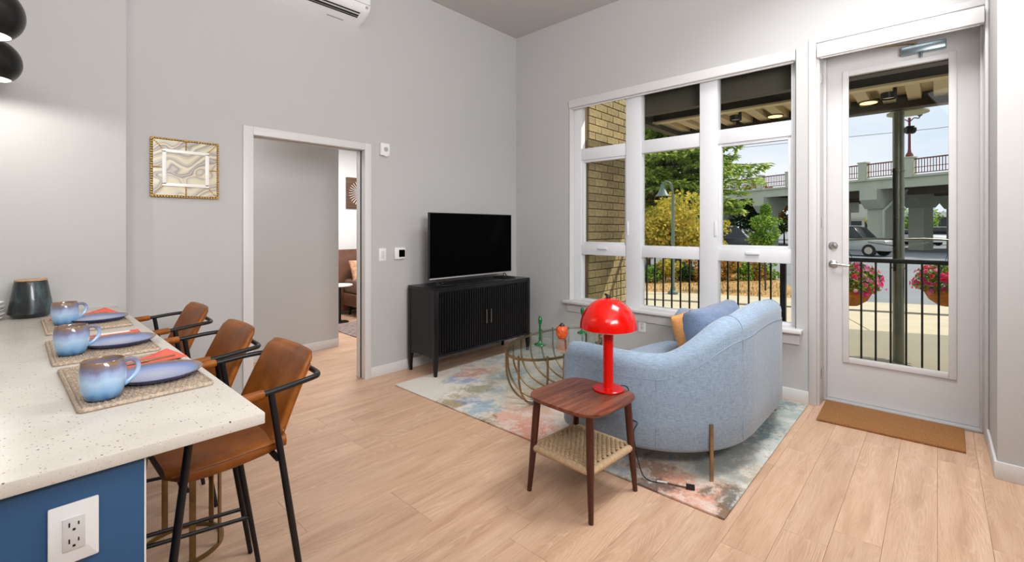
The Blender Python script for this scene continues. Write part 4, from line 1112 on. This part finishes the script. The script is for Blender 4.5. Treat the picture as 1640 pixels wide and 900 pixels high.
# ---- canopy over the patio
cn = thing('patio_canopy', 'dark brown steel canopy with corrugated deck over the patio', 'canopy', (5.5, -.6, 2.68))
def cpart(mb, name, m, **k):
    o = mb.build(name, m, cn, **k); o.location = (-5.5, .6, -2.68); return o
CY0, CY1 = -4.2, 2.68
cpart(MB().box(6.38, 6.42, CY0, CY1, 2.66, 2.90).box(6.33, 6.38, CY0, CY1, 2.66, 2.675).box(6.42, 6.46, CY0, CY1, 2.66, 2.675), 'front_channel', M['canopy'])
cpart(MB().box(4.95, 6.38, CY1-.04, CY1, 2.66, 2.90).box(4.95, 6.38, CY1-.09, CY1-.04, 2.66, 2.675), 'end_channel', M['canopy'])
cpart(MB().box(4.622, 4.66, CY0, CY1-.34, 2.62, 2.95).box(4.66, 4.72, CY0, CY1-.34, 2.62, 2.635), 'wall_ledger', M['canopy'])
for bx in (4.98, 5.52):
    cpart(MB().box(bx-.006, bx+.006, CY0, CY1-.04, 2.735, 2.975), 'beam_web', M['canopy'])
    cpart(MB().box(bx-.055, bx+.055, CY0, CY1-.04, 2.715, 2.735), 'beam_flange', M['deck_metal'])
dk = MB(); y = CY1-.05; pitch = .20; rings = [[], []]
pts = []
while y > CY0+.2:
    for dy, z in ((0, 2.742), (.105, 2.742), (.112, 2.812), (.193, 2.812)): pts.append((y-dy, z))
    y -= pitch
top = [(yy, zz+.006) for yy, zz in reversed(pts)]
ring = pts+top
n0 = len(pts)
vs = []; fs = []
for x in (5.52, 6.38):
    vs += [(x, yy, zz) for yy, zz in pts]
for i in range(n0-1): fs.append((i, i+1, n0+i+1, n0+i))
dk.add(vs, fs)
cpart(dk, 'corrugated_deck', plain('tan_deck_steel', srgb(206, 188, 150), .6))
cpart(MB().box(4.95, 6.42, CY0, CY1, 2.975, 3.10).box(4.62, 4.95, CY0, CY1-.34, 2.975, 3.10), 'deck_topping', M['canopy'])
def canlight(x, y, drop, label, warm):
    t = thing('canopy_downlight', label, 'downlight', (x, y, 2.82 if not warm else 2.742), 0, 'downlights under the canopy')
    if warm:
        MB().lathe([(.001, -.012), (.085, -.012), (.09, 0), (.001, 0)], seg=24).build('housing', M['canopy'], t); MB().lathe([(.001, -.0125), (.075, -.0125), (.075, -.016), (.001, -.016)], seg=24).build('lens', M['warm_lamp'], t)
    else:
        MB().lathe([(.062, -.135), (.065, -.13), (.065, -.02), (.03, 0), (.001, 0)], seg=24, cap=False).build('housing', M['black_metal'], t, smooth=40); MB().lathe([(.001, -.12), (.062, -.12)], seg=24, cap=False).build('lens', M['roof_white'], t)
canlight(5.85, 1.77, 0, 'dark cylinder downlight under the canopy seen through the wide window', False)
canlight(6.15, 1.42, 0, 'warm lit flat downlight under the canopy seen through the wide window', True)
canlight(5.90, .36, 0, 'dark cylinder downlight under the canopy seen through the door glass', False)
canlight(6.16, .54, 0, 'warm lit flat downlight under the canopy seen through the door glass', True)

# ---- railing with a gateway gap
RX = 5.6
def railing(y0, y1, bal, label, posts):
    t = thing('patio_railing', label, 'railing', (RX, (y0+y1)/2, -.04), 0, 'black patio railings')
    cy = (y0+y1)/2
    MB().box(-.025, .025, y0-cy, y1-cy, 1.115, 1.155).build('top_rail', M['black_metal'], t, bevel=.004)
    MB().box(-.015, .015, y0-cy, y1-cy, .095, .125).build('bottom_rail', M['black_metal'], t)
    sh_ = None
    for y in bal:
        if sh_ is None:
            o = MB().box(-.008, .008, -.008, .008, .12, 1.12).build('baluster', M['black_metal'], t); sh_ = o.data; o.location = (0, y-cy, 0)
        else: link('baluster', sh_, t, (0, y-cy, 0))
    for y in posts: MB().box(-.026, .026, y-cy-.026, y-cy+.026, 0, 1.15).build('post', M['black_metal'], t)
railing(1.19, 3.095, [2.778+.111*k for k in range(-13, 3)], 'black metal railing outside the wide window', [1.216])
railing(-3.0, .75, [.547-.1105*k for k in range(0, 31)], 'black metal railing crossing behind the door glass', [.724])

# ---- canopy pole with hanging baskets
pl = thing('canopy_pole', 'round grey metal pole with basket arms beyond the patio railing', 'pole', (6.47, .312, -.055))
MB().lathe([(.05, 0), (.05, 2.70)], seg=24).build('shaft', M['pole'], pl, smooth=40)
MB().lathe([(.001, 2.705), (.18, 2.705), (.18, 2.722), (.001, 2.722)], c=(.15, -.07, 0), seg=40).build('flange_disc', M['bridge'], pl)
for z in (1.02, 1.33, 1.56, 1.66, 2.06): MB().lathe([(.0495, z), (.055, z+.002), (.055, z+.022), (.0495, z+.024)], seg=24, cap=False).build('band', M['pole'], pl)
pl_lamp = MB().lathe([(.001, 0), (.036, 0), (.044, .015), (.044, .065), (.036, .08), (.001, .08)], seg=20).build('floodlight', M['black_metal'], pl, smooth=40, loc=(.03, -.06, 2.51)); pl_lamp.rotation_euler = (pi/2, 0, .5)
MB().tube([(-.055, .03, 1.0), (-.058, .035, 2.1)], .011, 6).build('conduit', M['black_metal'], pl)
AX, AY = .62, -.78
for s_ in (-1, 1):
    e_ = (s_*AX*.52, s_*AY*.52)
    q = MB().tube([(0, 0, 1.34), (e_[0]*.5, e_[1]*.5, 1.345), (*e_, 1.33)], .011, 8).tube([(0, 0, 1.26), (e_[0]*.6, e_[1]*.6, 1.31)], .007, 6).tube([(*e_, 1.33), (*e_, 1.27)], .008, 6)
    q.build('basket_arm', M['pole'], pl, smooth=60)
def foliage_pts(rnd, c, r, n, shell=.35):
    out = []
    while len(out) < n:
        p = Vector((rnd.uniform(-1, 1), rnd.uniform(-1, 1), rnd.uniform(-1, 1))); l = p.length
        if l > 1 or l < shell: continue
        out.append(Vector((c[0]+p.x*r[0], c[1]+p.y*r[1], c[2]+p.z*r[2])))
    return out
def leafquads(mb, pts, rnd, size, asp=.6):
    V = mb.v; Fc = mb.f
    for p in pts:
        s_ = size*rnd.uniform(.6, 1.3)
        a = Vector((rnd.gauss(0, 1), rnd.gauss(0, 1), rnd.gauss(0, .7))).normalized(); b = a.cross(Vector((rnd.gauss(0, 1), rnd.gauss(0, 1), rnd.gauss(0, 1)))).normalized()
        o = len(V); a *= s_; b *= s_*asp
        V.append(tuple(p-a)); V.append(tuple(p+b)); V.append(tuple(p+a)); V.append(tuple(p-b)); Fc.append((o, o+1, o+2, o+3))
    mb.mi = [0]*len(mb.f)
def basket(loc, label, seed):
    t = thing('hanging_basket', label, 'flower basket', loc, 0, 'hanging flower baskets'); rnd = random.Random(seed)
    MB().lathe([(.001, -.19), (.09, -.18), (.17, -.12), (.215, -.03), (.22, 0), (.20, 0), (.16, -.10), (.001, -.17)], seg=28).build('coco_bowl', M['coco'], t, smooth=60)
    mb = MB(); leafquads(mb, foliage_pts(rnd, (0, 0, .10), (.29, .29, .18), 1500, .3) + foliage_pts(rnd, (0, 0, .04), (.32, .32, .10), 260, .8), rnd, .022, .55); mb.build('leaves', M['leaf_green'], t, kind='stuff')
    fl = MB()
    pts = foliage_pts(rnd, (0, 0, .09), (.31, .31, .20), 230, .84) + foliage_pts(rnd, (.0, 0, .02), (.34, .34, .10), 30, .85)
    for p in pts:
        d = (Vector((p.x, p.y, p.z-.02))).normalized(); u = d.orthogonal().normalized(); w = d.cross(u); r_ = rnd.uniform(.018, .03)
        ring_ = [p + d*.006 + (u*cos(2*pi*k/10)+w*sin(2*pi*k/10))*r_*(1 if k % 2 == 0 else .82) for k in range(10)]
        fl.add([p-d*.012]+ring_, [(0, 1+k, 1+(k+1) % 10) for k in range(10)])
    fl.build('flowers', M['petals'], t, kind='stuff')
    for k in range(3):
        a = 2*pi*k/3+.3; MB().tube([(.185*cos(a), .185*sin(a), 0), (0, 0, .42)], .003, 4).build('chain', M['black_metal'], t)
bx_, by_ = AX*.52, AY*.52
basket((6.47-bx_*1.0, .312-by_*1.0, .755), 'hanging basket of pink and red petunias left of the pole', 11)
basket((6.47+bx_*1.0, .312+by_*1.0, .755), 'hanging basket of pink and red petunias right of the pole', 12)

# ---- street lamp
sl2 = thing('street_lamp', 'green street lamp with bell shade among the trees beyond the railing', 'street lamp', (9.98, 4.33, -.055))
MB().lathe([(.11, 0), (.11, .05), (.06, .09), (.05, .16), (.036, .2), (.03, 2.2)], seg=16).build('post', M['dark_green'], sl2, smooth=40)
MB().tube(catmull([(0, 0, 2.18), (-.01, .015, 2.34), (-.04, .06, 2.47), (-.08, .13, 2.50), (-.11, .175, 2.45), (-.115, .185, 2.40)], 6), .022, 8).build('gooseneck', M['dark_green'], sl2, smooth=60)
MB().lathe([(.03, .26), (.04, .24), (.05, .17), (.08, .12), (.105, .06), (.16, 0), (.15, 0), (.10, .05), (.001, .1)], seg=24).build('bell_shade', M['dark_green'], sl2, smooth=50, loc=(-.115, .185, 2.18))

# ---- trees
def trunk_mb(h, r): return MB().tube([(0, 0, 0), (.03, .02, h*.5), (0, 0, h)], [r, r*.75, r*.35], 8)
def broad_tree(name, loc, label, clumps, n, size, mat, th, tr, seed, group=None, cat='tree'):
    t = thing(name, label, cat, loc, 0, group); rnd = random.Random(seed)
    if th: trunk_mb(th, tr).build('trunk', M['bark'], t, smooth=60)
    mb = MB(); tot = sum(c[3] for c in clumps)
    for cx, cy, cz, w, rx, ry, rz in clumps: leafquads(mb, foliage_pts(rnd, (cx, cy, cz), (rx, ry, rz), int(n*w/tot), .55), rnd, size)
    mb.build('foliage', mat, t, kind='stuff'); return t
def clumps(rnd, n, R, z0, z1, r):
    out = []
    for k in range(n):
        a = rnd.uniform(0, 6.28); d = sqrt(rnd.random())*R; z = rnd.uniform(z0, z1); kk = rnd.uniform(.7, 1.2)*r
        out.append((d*cos(a), d*sin(a), z, kk**2, kk*1.2, kk*1.2, kk*.75))
    return out
def conifer(loc, label, H, R, seed, nb, z0=.6):
    t = thing('cedar_tree', label, 'tree', loc, 0, 'cedars beyond the verge'); rnd = random.Random(seed)
    MB().tube([(0, 0, 0), (.1, 0, H*.5), (0, 0, H)], [.32, .22, .04], 10).build('trunk', M['bark'], t, smooth=60)
    br = MB(); mb = MB(); V = mb.v; Fc = mb.f
    for b in range(nb):
        z = z0 + (H-z0)*(b+rnd.random())/nb; L = R*(1-(z/H)**1.5)*rnd.uniform(.75, 1.12)*min(1, .45+.55*z/5)+.3; a = b*2.4+rnd.uniform(-.4, .4)
        d = Vector((cos(a), sin(a), 0)); side = Vector((-sin(a), cos(a), 0)); P = []
        for k in range(7):
            u = k/6; P.append(Vector((0, 0, z)) + d*L*u + Vector((0, 0, L*(.16*u-.34*u*u+.16*u**4))))
        br.tube(P, [.05*(1-.85*k/6)*(.5+L/R*.5) for k in range(7)], 5)
        ns_ = int(40+46*L)
        for q in range(ns_):
            u = rnd.uniform(.12, 1.0); k = min(5, int(u*6)); f = u*6-k; p = P[k].lerp(P[k+1], f)
            w = L*.30*(1-abs(u-.45)*1.1); off = rnd.uniform(-1, 1)*max(.1, w)
            p = p + side*off + Vector((0, 0, -abs(off)*.25+rnd.uniform(-.08, .05)))
            ax = (d*rnd.uniform(.3, 1)+side*(off/max(.1, w))*rnd.uniform(.4, 1.1)+Vector((0, 0, rnd.uniform(-.5, .15)))).normalized()
            for r2 in range(3):
                a2 = (ax+Vector((rnd.uniform(-.6, .6), rnd.uniform(-.6, .6), rnd.uniform(-.3, .3)))).normalized(); b2 = a2.cross(Vector((rnd.uniform(-.4, .4), rnd.uniform(-.4, .4), 1))).normalized()
                l_ = rnd.uniform(.12, .28); a3 = a2*l_; b3 = b2*l_*.24; o = len(V)
                V.extend([tuple(p), tuple(p+a3*.5+b3), tuple(p+a3), tuple(p+a3*.5-b3)]); Fc.append((o, o+1, o+2, o+3))
    mb.mi = [0]*len(Fc)
    br.build('branches', M['bark'], t, kind='stuff'); mb.build('foliage', M['leaf_conifer'], t, kind='stuff')
conifer((17.4, 7.6, -.1), 'large light green cedar with drooping branches in front of the bridge', 11.5, 3.9, 21, 185, 2.1)
conifer((24.4, 12.4, -.1), 'darker cedar farther back, behind the large cedar', 12.5, 4.0, 22, 120, .8)
R_ = random.Random(31)
broad_tree('maple_tree', (13.56, 5.94, -.1), 'yellow green maple right behind the street lamp', clumps(R_, 16, .75, 1.0, 2.2, .52), 5200, .062, M['leaf_gold'], 1.7, .06, 1, 'golden maples')
broad_tree('maple_tree', (14.4, 7.25, -.1), 'yellow green maple left of the street lamp, partly behind the mullion', clumps(R_, 14, .8, .8, 2.0, .55), 4600, .062, M['leaf_gold'], 1.7, .06, 2, 'golden maples')
broad_tree('maple_tree', (15.1, 5.95, -.1), 'yellow green maple to the right of the street lamp', clumps(R_, 12, .7, .8, 1.9, .5), 4000, .062, M['leaf_gold'], 1.6, .06, 3, 'golden maples')
broad_tree('maple_tree', (17.1, 8.4, -.1), 'orange brown tree between the golden maples and the cedar', clumps(R_, 12, .9, 1.4, 3.1, .6), 3600, .07, M['leaf_orange'], 2.4, .08, 4)
broad_tree('young_tree', (12.07, 2.99, -.06), 'young green tree with a thin trunk near the right edge of the wide window', clumps(R_, 14, .24, .85, 1.7, .20)+[(.03, 0, 1.85, .1, .12, .12, .22)], 2200, .042, M['leaf_green'], 1.5, .022, 5)
SH = [(11.9, 5.72, 'leaf_green', 'green shrub'), (12.2, 5.50, 'leaf_gold', 'yellow green shrub'), (12.55, 5.26, 'leaf_dark', 'dark green shrub'), (12.9, 5.0, 'leaf_orange', 'rusty orange shrub'), (13.7, 4.42, 'leaf_orange', 'orange and brown shrub'), (14.05, 4.18, 'leaf_green', 'bright green shrub'), (14.4, 3.92, 'leaf_orange', 'amber shrub'), (14.75, 3.68, 'leaf_green', 'pale green shrub')]
PLC = ['at the left end of the shrub row on the verge', 'second from the left in the shrub row', 'third from the left in the shrub row', 'just left of the window mullion in the shrub row', 'just right of the window mullion in the shrub row', 'left of the young tree in the shrub row', 'behind the young tree trunk in the shrub row', 'at the right end of the shrub row']
for k, (x, y, mm, nm) in enumerate(SH):
    broad_tree('shrub', (x, y, -.1), nm + ' ' + PLC[k], clumps(R_, 7, .22, .12, .55, .22), 900, .045, M[mm], .4, .02, 40+k, 'shrubs on the verge', 'shrub')

# ---- overpass
ov = thing('overpass', 'concrete road overpass on columns with metal railing across the street', 'bridge', (39.1, 1.86, 0), atan2(.901, .433))
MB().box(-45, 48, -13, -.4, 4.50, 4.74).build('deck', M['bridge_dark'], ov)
MB().box(-45, 48, -.4, 0, 4.05, 4.66).build('edge_girder', M['bridge'], ov)
MB().box(-45, 48, -.45, .12, 4.66, 4.80).build('coping', M['bridge'], ov)
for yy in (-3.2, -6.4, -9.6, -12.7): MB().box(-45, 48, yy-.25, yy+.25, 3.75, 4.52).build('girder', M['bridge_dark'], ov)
PS = [-.58+2.75*k for k in range(-6, 12)]
psh = bsh = None
for k, x in enumerate(PS):
    if psh is None: o = MB().box(-.24, .24, -.30, .16, 4.66, 5.90).box(-.28, .28, -.33, .19, 5.90, 5.98).build('railing_post', M['bridge'], ov); psh = o.data; o.location = (x, 0, 0)
    else: link('railing_post', psh, ov, (x, 0, 0))
    if bsh is None:
        b = MB(); b.box(.24, 2.51, -.10, -.05, 5.76, 5.84).box(.24, 2.51, -.10, -.05, 4.90, 4.95).box(.24, 2.51, -.09, -.06, 5.25, 5.29)
        for q in range(15): xx = .24+2.27*(q+.5)/15; b.box(xx-.018, xx+.018, -.09, -.06, 4.90, 5.78)
        o = b.build('railing_bars', M['rust'], ov, kind='stuff'); bsh = o.data; o.location = (x, 0, 0)
    else: link('railing_bars', bsh, ov, (x, 0, 0), kind='stuff')
csh = {}
for bx in (1.65, 10.3, 18.9, -7.0, -15.6, 27.5):
    for yy in (-.95, -5.6, -10.4):
        key = 'c'
        if key not in csh:
            o = MB().box(-.5, .5, -.55, .55, -.2, 4.1).build('column', M['bridge'], ov, bevel=.03, seg=1); csh[key] = o.data; o.location = (bx, yy, 0)
        else: link('column', csh[key], ov, (bx, yy, 0))
    cb = MB(); pr_ = [(.35, 4.06), (.35, 3.35), (-.2, 2.75), (-1.6, 2.75), (-2.6, 3.55), (-3.9, 3.55), (-4.9, 2.9), (-6.3, 2.9), (-7.3, 3.55), (-8.7, 3.55), (-9.7, 2.9), (-12, 2.9), (-12, 4.06)]
    cb.loft([[(bx-.54, yy, zz) for yy, zz in pr_], [(bx+.54, yy, zz) for yy, zz in pr_]]).build('cap_beam', M['bridge'], ov)
MB().tube([(1.02, -.25, -.1), (1.02, -.25, 2.6), (.7, -1.0, 3.4), (.4, -1.6, 4.0)], .09, 8).build('drain_pipe', M['bridge'], ov, smooth=40)
bl2 = thing('bridge_lamp', 'maroon twin-arm lamp post standing on the overpass railing pillar', 'street lamp', (39.1+.433*-.58+.05, 1.86+.901*-.58, 5.98), atan2(.901, .433))
MB().lathe([(.2, 0), (.2, .12), (.1, .3), (.075, .5), (.06, 2.35), (.09, 2.4), (.05, 2.5)], seg=12).build('post', M['rust'], bl2, smooth=40)
for s_ in (-1, 1):
    a_ = MB().tube(catmull([(0, 0, 2.2), (s_*.25, 0, 2.42), (s_*.5, 0, 2.36), (s_*.56, 0, 2.5)], 5), .035, 6).build('arm', M['rust'], bl2, smooth=60)
    MB().lathe([(.05, 0), (.14, .08), (.17, .34), (.06, .46), (.001, .48)], seg=12).build('lantern', M['dark_green'], a_, smooth=40, loc=(s_*.56, 0, 2.45))
for k, z in enumerate((11.6, 13.9)):
    c_ = MB().tube([(60, -40, z+1.0), (62, 0, z-.3), (64, 45, z+.6)], .035, 4).build('power_line', M['grey_plastic']); tag(c_, ['lower thin overhead wire crossing the sky', 'upper thin overhead wire crossing the sky'][k], 'wire')

# ---- cars
def car(loc, rz, label, paint, L=4.6, Hh=1.7, suv=True):
    t = thing('car', label, 'car', loc, rz)
    Wd = .9
    lower = [(-L/2, .32), (-L/2+.02, .75), (-L/2+.12, .92), (-L*.22, 1.0), (L*.42, 1.0), (L/2-.05, .9), (L/2, .6), (L/2-.02, .32)]
    if suv: up = [(-L*.25, .98), (-L*.13, Hh-.06), (-L*.02, Hh), (L*.34, Hh-.02), (L*.44, .98)]
    else: up = [(-L*.22, .98), (-L*.08, Hh-.05), (L*.02, Hh), (L*.20, Hh-.04), (L*.36, .98)]
    MB().loft([[(x, -Wd, z) for x, z in lower], [(x, Wd, z) for x, z in lower]]).build('body', paint, t, bevel=.06)
    MB().loft([[(x, -Wd*.92, z) for x, z in up[:1]]+[(x, -Wd*.78, z) for x, z in up[1:-1]]+[(x, -Wd*.92, z) for x, z in up[-1:]], [(x, Wd*.92, z) for x, z in up[:1]]+[(x, Wd*.78, z) for x, z in up[1:-1]]+[(x, Wd*.92, z) for x, z in up[-1:]]]).build('windows', M['car_glass'], t, bevel=.03)
    MB().box(up[1][0]+.05, up[-2][0], -Wd*.77, Wd*.77, Hh-.03, Hh+.03).build('roof', paint, t, bevel=.02)
    for x in (-L*.31, L*.31):
        for s_ in (-1, 1):
            w_ = MB().lathe([(.001, -.1), (.33, -.1), (.35, -.06), (.35, .06), (.33, .1), (.001, .1)], seg=20).build('wheel', M['rubber'], t, smooth=40, loc=(x, s_*(Wd-.08), .34)); w_.rotation_euler = (pi/2, 0, 0)
            h_ = MB().lathe([(.001, -.012), (.2, -.012), (.2, .012), (.001, .012)], seg=12).build('hub', M['chrome'], w_, loc=(0, 0, -.1*s_))
    return t
car((33.6, 3.9, -.16), 1.25, 'silver car parked behind the near overpass column', M['car_silver'])
car((58.0, 1.6, -.16), .9, 'white car far beneath the overpass', M['car_white'], suv=False, Hh=1.45)
car((60.5, -.6, -.16), 1.1, 'distant white car at the right edge of the door glass', M['car_white'])
car((32.0, 10.2, -.16), 1.9, 'dark car glimpsed at the lower left of the right-hand sash', M['car_dark'])
bp_ = thing('bollard', 'yellow bollard by the parked silver car', 'bollard', (30.4, 4.05, -.16))
MB().lathe([(.12, 0), (.12, 1.05), (.08, 1.12), (.001, 1.14)], seg=14).build('bollard_post', M['yellow'], bp_, smooth=40)

# ---- far buildings and trees
fb = thing('far_building', 'pale low building with a dark window band beyond the overpass', 'building', (71, 8.6, -.16), .2)
MB().box(0, 8, -4, 6, 0, 5.6).build('wall', M['far_wall'], fb)
for k in range(5): MB().box(-.05, .02, -3.6+1.9*k, -2.0+1.9*k, 1.1, 2.5).build('window', M['far_dark'], fb)
MB().box(-.1, .05, -4, 6, 2.7, 2.95).build('cornice', M['bridge'], fb)
fb2 = thing('far_shop', 'dark low building with a white canopy roof beneath the overpass', 'building', (74, 1.2, -.16), .1)
MB().box(0, 7, -2.2, 3.2, 0, 2.9).build('wall', M['far_dark'], fb2); MB().box(-.6, 7, -2.5, 3.5, 2.9, 3.5).build('canopy_roof', M['roof_white'], fb2)
FT = [(66.5, 4.75, 3.6, 'leaf_gold', 'yellow tree beneath the overpass beside the near column'), (66, 1.6, 4.2, 'leaf_green', 'green street tree beneath the overpass right of the pole'), (92, 8.6, 4.4, 'leaf_dark', 'dark tree far beyond the overpass'), (90, -1.2, 4.6, 'leaf_green', 'far green tree at the right edge of the door glass'),
      (48.3, 14.2, 5.6, 'leaf_dark', 'dark tree behind the overpass near the cedar'), (58, 13.4, 7.2, 'leaf_orange', 'tall orange tree rising behind the overpass railing'), (61, 22.2, 7, 'leaf_dark', 'dark tree far behind the large cedar'), (52, 11.2, 3.0, 'leaf_green', 'green bushy tree seen under the overpass in the right-hand sash'), (50, 13.4, 2.2, 'leaf_gold', 'yellow green bush under the overpass behind the young tree'), (30, 14.5, 3.4, 'leaf_dark', 'dark bushy tree behind the golden maples'), (27.5, 9.9, 1.5, 'leaf_gold', 'low yellow green bush at the foot of the cedar')]
for k, (x, y, h_, mm, lb) in enumerate(FT):
    broad_tree('distant_tree', (x, y, -.16), lb, clumps(R_, 9, h_*.28, h_*.35, h_*.85, h_*.22), 1500, h_*.035, M[mm], h_*.5, h_*.03, 70+k, 'distant trees')
